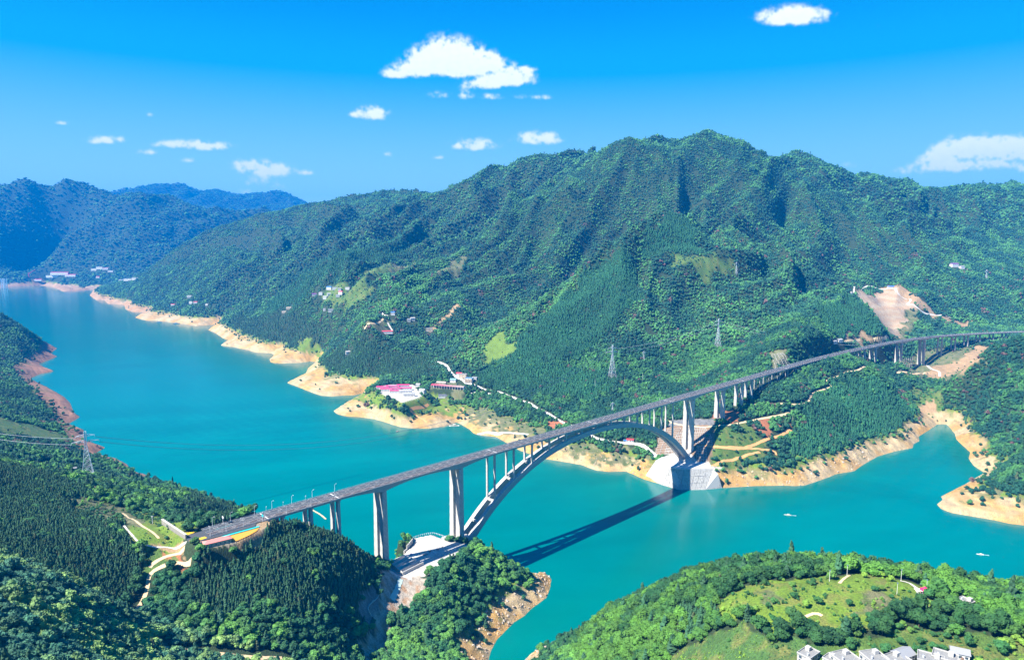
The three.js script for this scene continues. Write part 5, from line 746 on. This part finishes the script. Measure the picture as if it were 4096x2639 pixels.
// ---------------------------------------------------------------- trees
const leafMat = new THREE.MeshStandardMaterial({ color: 0xffffff, roughness: 0.8 }), barkMat = std([0.12, 0.09, 0.06]);
function lump(rx, ry, rz, x, y, z, det, rough, seed) {
  const g = mergeVertices(new THREE.IcosahedronGeometry(1, det).deleteAttribute('normal').deleteAttribute('uv')), p = g.attributes.position;
  for (let i = 0; i < p.count; i++) { const a = p.getX(i), b = p.getY(i), c = p.getZ(i), k = 1 + rough * n3(a * 1.9 + seed, b * 1.9, c * 1.9 - seed); p.setXYZ(i, a * rx * k + x, b * ry * k + y, c * rz * k + z); }
  return g.toNonIndexed();
}
function leaves(n, lobes, size, r) {   // small bent leaf clusters scattered over and into the lobes of a crown
  const out = new Float32Array(n * 12 * 3); let o = 0;
  const q = new THREE.Quaternion(), e = new THREE.Euler(), v = V(0, 0, 0);
  for (let i = 0; i < n; i++) {
    const L = lobes[Math.floor(r() * lobes.length)], th = r() * 6.283, cz = r() * 1.5 - 0.5, s = Math.sqrt(Math.max(0, 1 - cz * cz)), k = 0.82 + 0.28 * r();
    const x = L[3] + L[0] * s * Math.cos(th) * k, y = L[4] + L[1] * cz * k, z = L[5] + L[2] * s * Math.sin(th) * k, w = size * (0.6 + 0.8 * r());
    e.set((r() - 0.5) * 1.5 + cz * -0.2, r() * 6.283, (r() - 0.5) * 1.5); q.setFromEuler(e);
    const c = [[-w, 0, -w * 0.45], [0, w * 0.18, -w * 0.6], [w, -w * 0.1, 0], [0.1 * w, w * 0.15, w * 0.6], [-w * 0.8, -w * 0.12, w * 0.35]].map((a) => { v.set(...a).applyQuaternion(q); return [v.x + x, v.y + y, v.z + z]; });
    for (const f of [[0, 2, 1], [0, 3, 2], [0, 4, 3]]) for (const a of f) { out[o++] = c[a][0]; out[o++] = c[a][1]; out[o++] = c[a][2]; }
    o += 9 - 9;
  }
  const g = new THREE.BufferGeometry(); g.setAttribute('position', new THREE.BufferAttribute(out.slice(0, o), 3)); return g;
}
function crown(seed, detail) {   // about 10 m tall, 8 m wide, standing on y = 0
  const r = rng(seed), lobes = [], n = detail > 1 ? 7 : 4;
  for (let i = 0; i < n; i++) { const a = i / n * 6.283 + r(), k = i ? 1 : 0, s = 1.7 + r() * 0.9; lobes.push([s * 1.15, s * 0.95, s * 1.15, k * Math.cos(a) * (1.5 + r() * 0.9), 4.6 + (i ? r() * 2.6 - 0.6 : 2.6), k * Math.sin(a) * (1.5 + r() * 0.9)]); }
  const parts = lobes.map((l, i) => lump(l[0] * 0.86, l[1] * 0.86, l[2] * 0.86, l[3], l[4], l[5], 1, 0.35, seed + i));
  if (detail > 0) parts.push(leaves(detail > 1 ? 300 : 90, lobes, detail > 1 ? 0.62 : 0.95, r));
  const g = mergeGeometries(parts.map((p) => { p.deleteAttribute('uv'); p.deleteAttribute('normal'); return p; })); g.computeVertexNormals(); return g;
}
function farCrown(seed) { const r = rng(seed), l = []; for (let i = 0; i < 3; i++) l.push(lump(2.6 + r(), 2.5 + r() * 1.2, 2.6 + r(), (r() - 0.5) * 3.4, 3.8 + r() * 3, (r() - 0.5) * 3.4, i ? 0 : 1, 0.5, seed + i * 3)); l.push(leaves(14, [[3.6, 3.2, 3.6, 0, 4.6, 0]], 1.5, r)); const g = mergeGeometries(l.map((p) => { p.deleteAttribute('uv'); p.deleteAttribute('normal'); return p; })); g.computeVertexNormals(); return g; }
function fir(seed, tiers, spikes) {   // a slim pointed crown, 12 m tall and 5 m wide: ragged whorls that narrow upwards
  const parts = [];
  for (let t = 0; t < tiers; t++) { const f = t / tiers, r0 = 2.5 * Math.pow(1 - f, 0.8) + 0.35, h = 11 / tiers; parts.push(lump(r0, h * 0.95, r0, 0.3 * Math.sin(seed + t * 2), 1.6 + h * (t + 0.55), 0.3 * Math.cos(seed + t * 3), tiers > 3 ? 1 : 0, 0.5, seed * 3 + t)); }
  if (spikes) { const r = rng(seed), lobes = []; for (let t = 0; t < 5; t++) lobes.push([2.5 - t * 0.42, 1.5, 2.5 - t * 0.42, 0, 2.6 + t * 2, 0]); parts.push(leaves(spikes, lobes, 0.75, r)); }
  const g = mergeGeometries(parts.map((p) => { p.deleteAttribute('uv'); p.deleteAttribute('normal'); return p; })); g.computeVertexNormals(); return g;
}
const trunkGeo = new THREE.CylinderGeometry(0.14, 0.32, 5.2, 6); trunkGeo.translate(0, 2.3, 0);
const firTrunk = new THREE.CylinderGeometry(0.06, 0.2, 10, 5); firTrunk.translate(0, 4.6, 0);
const KINDS = { broad0: [1, 2, 3].map((s) => crown(s * 31, 2)), broad1: [4, 5, 6].map((s) => crown(s * 37, 1)), broad2: [7, 8, 9].map((s) => farCrown(s * 41)), fir0: [1, 2, 6].map((s) => fir(s * 7, 5, 46)), fir1: [3, 4].map((s) => fir(s * 7, 3, 12)), fir2: [5].map((s) => fir(s * 7, 2, 0)) };
function leafColour(x, z, t, r) {
  const far = z < -2100, big = fbm(x / 170, z / 170, 3), mid = n2(x / 37 + 3, z / 37), k = far ? 0.88 + 0.24 * r() : 0.76 + 0.48 * r();
  let c;
  if (t === 'firlight') c = [0.018, 0.112, 0.044].map((q) => q * k * (1 + 0.25 * big));
  else if (t === 'conifer') c = [0.024, 0.090, 0.036].map((q, i) => q * k * (1 + 0.25 * big) * (i === 0 && r() < 0.04 ? 2.5 : 1));
  else {
    const y = clamp(sstep(-0.25, 0.55, big + 0.5 * mid + (far ? 0.25 : 0.55) * (r() - 0.5)) + (t === 'light' ? 0.5 : 0), 0, 1.3);
    c = [lerp(0.008, 0.060, y), lerp(0.074, 0.205, y), lerp(0.038, 0.046, y)].map((q) => q * k);
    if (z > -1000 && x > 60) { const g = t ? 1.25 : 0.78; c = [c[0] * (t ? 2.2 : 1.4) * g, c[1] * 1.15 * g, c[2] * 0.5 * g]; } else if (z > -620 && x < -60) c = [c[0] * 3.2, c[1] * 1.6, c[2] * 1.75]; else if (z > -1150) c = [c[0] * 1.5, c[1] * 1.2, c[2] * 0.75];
    const red = n2(x / 60 + 70, z / 60); if (red > 0.72 && r() < 0.55 && z < -1300 && z > -3200) c = [0.13, 0.075, 0.06].map((q) => q * k);
  }
  return c;
}
const plots = [];
{
  const put = (X, Z, h, sz, kind, t) => { const q = toPx(X, h + 5, Z); plots.push({ x: X, y: h - 0.5, z: Z, s: sz, h: sz * (0.9 + 0.3 * R()), turn: R() * 6.283, kind, c: leafColour(X, Z, t, R), depth: q[2], vis: q[0] > 0 && q[0] < 2390 && q[1] < 1540 && q[1] > 0, px: q[0], py: q[1] }); };
  for (const [z0, z1, s, k, lod] of [[90, 1150, 2.7, 0.6, 0], [1150, 2700, 4.4, 0.78, 1]]) for (const p of patches) {   // plantations: small trees set close together in rows
    if (p.type !== 'conifer' && p.type !== 'firlight') continue;
    for (let x = p.b[0] - 8; x < p.b[1] + 8; x += s) for (let z = p.b[2] - 8; z < p.b[3] + 8; z += s) {
      const X = x + (R() - 0.5) * s * 0.8, Z = z + (R() - 0.5) * s * 0.8; if (-Z < z0 || -Z >= z1 || typeAt(X, Z) !== p.type) continue;
      const h = ground(X, Z), d = h < 60 ? shoreDist(X, Z) : 999; if (h < bankTop(X, Z) + 4 && d < 200) continue;
      const [bu, bv] = bridgeUV(X, Z); if (bu > -690 && Math.abs(bv) < 17 && h > 125) continue;
      if (roadNear(X, Z) || clear.some((c) => (X - c[0]) ** 2 + (Z - c[1]) ** 2 < c[2] * c[2])) continue;
      const q = toPx(X, h, Z); if (q[0] < -160 || q[0] > 2550 || q[1] > 1680) continue;
      if (n2(X / 21 + 5, Z / 21) > 0.62) { if (R() < 0.35) put(X, Z, h, k * (0.9 + 0.6 * R()), 'broad' + lod, null); continue; }
      put(X, Z, h, k * (0.7 + 0.6 * R() * R() + 0.1 * R()), 'fir' + lod, p.type);
    }
  }
  for (const p of patches) {   // low shrubs in the open ground near by
    if (!['grass', 'meadow', 'dry', 'rows'].includes(p.type)) continue;
    for (let x = p.b[0]; x < p.b[1]; x += 1.9) for (let z = p.b[2]; z < p.b[3]; z += 1.9) {
      const X = x + (R() - 0.5) * 1.8, Z = z + (R() - 0.5) * 1.8, a = R(), b = R(); if (Z < -1150 || typeAt(X, Z) !== p.type) continue;
      const row = p.type === 'rows' && Math.sin((X * 0.8 + Z * 0.6) * 1.5) > 0.3; if (!row && a > 0.06 + 0.55 * Math.max(0, n2(X / 13, Z / 13) + 0.25 * n2(X / 4, Z / 4))) continue;
      const h = ground(X, Z); if (h < 8 || roadNear(X, Z) || clear.some((c) => (X - c[0]) ** 2 + (Z - c[1]) ** 2 < c[2] * c[2])) continue;
      put(X, Z, h, row ? 0.11 : 0.1 + 0.2 * b * b, 'broad1', p.type);
    }
  }
  const zones = [[90, 1150, 5.0, 0], [1150, 2100, 6.2, 1], [2100, 3700, 7.2, 2], [3700, 7200, 11.5, 2], [7200, 16500, 30, 2]];
  for (const [z0, z1, s, lod] of zones) {
    for (let z = z0; z < z1; z += s) {
      const w = Math.min(half(z), z * 0.82 + 60);
      for (let x = -w; x < w; x += s) {
        const X = x + (R() - 0.5) * s * 0.95, Z = -(z + (R() - 0.5) * s * 0.95), a = R(), b = R();
        const h = ground(X, Z); if (h < 4) continue;
        const q = toPx(X, h + 8, Z); if (q[0] < -160 || q[0] > 2550 || q[1] > 1680) continue;
        const d = h < 75 ? shoreDist(X, Z) : 999; let t = typeAt(X, Z); const above = h - bankTop(X, Z);
        if (t !== 'concrete' && t !== 'debris' && t !== 'soil' && above < (t ? 8 : 4) && d < 200) { if (b > (above > -6 ? 0.16 : above > -14 ? 0.03 : 0.006)) continue; }
        else if (t && b > TREES[t][0]) continue;
        const [bu, bv] = bridgeUV(X, Z); if (bu > -690 && bu < 2250 && Math.abs(bv) < 17 && h > 128) continue;
        if (bu > -690 && bu < 2250 && Math.abs(bv) < 14 && h > 100 && a < .6) continue;
        if (roadNear(X, Z) || clear.some((c) => (X - c[0]) ** 2 + (Z - c[1]) ** 2 < c[2] * c[2])) continue;
        if ((t === 'conifer' || t === 'firlight') && (lod < 2 || z < 2700)) continue;
        if ((t === 'grass' || t === 'meadow' || t === 'dry') && b > TREES[t][0] * (0.1 + 2.6 * Math.max(0, n2(X / 19, Z / 19 + 31)))) continue;
        if (!t && lod === 2 && n2(X / 120 + 7, Z / 120) > 0.8) continue;
        const fir = t === 'conifer' || t === 'firlight' || (!t && lod < 3 && a < 0.05);
        const small = t && !['conifer', 'firlight', 'light'].includes(t) ? 0.42 + 0.3 * a : 1, sz = (lod === 2 ? 0.5 + 0.85 * R() * R() + 0.2 * R() : 0.66 + 0.5 * R() + 0.35 * R() ** 4) * (lod === 2 ? Math.max(1, s / 7.8) : 1) * small;
        const low = lod === 2 && s > 12 ? 0.62 : 1;
        plots.push({ x: X, y: h - 0.6 * sz, z: Z, s: sz, h: sz * (0.7 + 0.65 * R() * R() + 0.15 * R()) * low * (h > 600 ? 0.9 : 1), turn: R() * 6.283, kind: (fir ? 'fir' : 'broad') + lod, c: leafColour(X, Z, fir ? (t === 'firlight' ? t : 'conifer') : t, R), depth: q[2], vis: q[0] > 0 && q[0] < 2390 && q[1] < 1540 && q[1] > 0, px: q[0], py: q[1] });
      }
    }
  }
}
// the nearest few hundred stand as trees of their own; the rest reads as woods
const own = new Set();
{
  const pick = (f, n) => { const l = plots.filter((p) => p.vis && f(p)).sort((a, b) => a.depth / a.s - b.depth / b.s).slice(0, n); l.forEach((p) => own.add(p)); return l; };
  const cols = new Map(), matOf = (c) => { const k = c.map((q) => Math.round(q * 60)).join(); if (!cols.has(k)) cols.set(k, std([...c], 0.8)); return cols.get(k); };
  const sets = [
    [pick((p) => p.kind === 'broad0' && p.px < 900, 160), 'broadleaf_tree', 'leafy green broadleaf tree in the dense wood at the lower left', 'tree', 'broadleaf trees of the lower left wood', trunkGeo, KINDS.broad0],
    [pick((p) => p.kind === 'broad0' && p.px > 1500, 140), 'broadleaf_tree', 'bright green tree or bush on the sunny plateau at the lower right', 'tree', 'trees and bushes of the right plateau', trunkGeo, KINDS.broad0],
    [pick((p) => p.kind === 'fir0' && p.px > 420 && p.px < 900, 160), 'conifer_tree', 'slender dark conifer on the plantation hill before the bridge end', 'tree', 'conifers of the plantation hill', firTrunk, KINDS.fir0],
    [pick((p) => p.kind === 'fir0' && p.px < 340, 100), 'conifer_tree', 'slender dark conifer on the steep left slope', 'tree', 'conifers of the left slope', firTrunk, KINDS.fir0],
  ];
  for (const [list, name, label, cat, group, tg, crowns] of sets) list.forEach((p, i) => {
    const t = thing(name, [p.x, p.y, p.z], p.turn, label, cat, group); t.scale.set(p.s, p.h, p.s);
    mesh('trunk', tg, barkMat, t); mesh('crown', crowns[i % crowns.length], matOf(p.c), t);
  });
}
{
  const by = {};
  for (const p of plots) if (!own.has(p)) { const k = p.kind, i = Math.floor(R() * KINDS[k].length); (by[k + i] ??= { k, i, l: [] }).l.push(p); }
  const M = new THREE.Matrix4(), Q = new THREE.Quaternion(), Y = V(0, 1, 0), c = new THREE.Color(); let n = 0;
  for (const key in by) {
    const { k, i, l } = by[key], im = new THREE.InstancedMesh(KINDS[k][i], leafMat, l.length); n += l.length;
    l.forEach((p, j) => { M.compose(V(p.x, p.y, p.z), Q.setFromAxisAngle(Y, p.turn), V(p.s, p.h, p.s)); im.setMatrixAt(j, M); im.setColorAt(j, c.setRGB(...p.c)); });
    im.name = numbered(k.startsWith('fir') ? 'conifer_wood' : 'broadleaf_wood'); im.castShadow = im.receiveShadow = true;
    tag(im, { broad0: 'leafy woods on the near hills around the inlet', broad1: 'green broadleaf woods on the slopes round the bridge', broad2: 'broadleaf forest over the far mountainsides', fir0: 'dark conifer plantation on the near hills', fir1: 'conifer plantation on the slopes behind the bridge', fir2: 'conifer plantations on the far mountainsides' }[k], 'wood');
    im.userData.kind = 'stuff'; scene.add(im);
  }
  console.log('trees', n, 'own', own.size);
}

// ---------------------------------------------------------------- broken rock along the near banks
{
  const rocks = [1, 2, 3].map((k) => { const g = lump(1, 0.75, 0.9, 0, 0, 0, 1, 0.7, k * 13.7); g.computeVertexNormals(); return g; }), lists = [[], [], []];
  for (let i = 0; i < 60000; i++) { const x = -160 + R() * 520, z = -700 - R() * 420, h = ground(x, z); if (h < 0.2 || h > 22) continue; const d = shoreDist(x, z); if (d > 45 || h > bankTop(x, z) + 3 || R() > 0.35) continue; lists[i % 3].push([x, h, z, 0.35 + 1.5 * R() ** 4]); }
  for (let i = 0; i < 26000; i++) { const x = 100 + R() * 700, z = -1250 - R() * 420, h = ground(x, z); if (h < 0.2 || h > 40) continue; if (h > bankTop(x, z) || R() > 0.2) continue; lists[i % 3].push([x, h, z, 0.5 + 1.8 * R() ** 4]); }
  const M = new THREE.Matrix4(), Q = new THREE.Quaternion(), E2 = new THREE.Euler(), c = new THREE.Color(), rm = std([1, 1, 1], 0.95);
  lists.forEach((l, k) => { const im = new THREE.InstancedMesh(rocks[k], rm, l.length); l.forEach(([x, h, z, s], j) => { M.compose(V(x, h, z), Q.setFromEuler(E2.set(R() * 3, R() * 6, R() * 3)), V(s * (0.8 + R() * 0.7), s, s)); im.setMatrixAt(j, M); const t = R(), b = 0.7 + 0.5 * R(); im.setColorAt(j, c.setRGB(lerp(0.42, 0.5, t) * b, lerp(0.38, 0.33, t) * b, lerp(0.33, 0.17, t) * b)); }); im.name = numbered('bank_rubble'); im.castShadow = im.receiveShadow = true; tag(im, 'broken rock and rubble lying on the bare banks', 'rubble'); im.userData.kind = 'stuff'; scene.add(im); });
}
renderer.render(scene, camera);
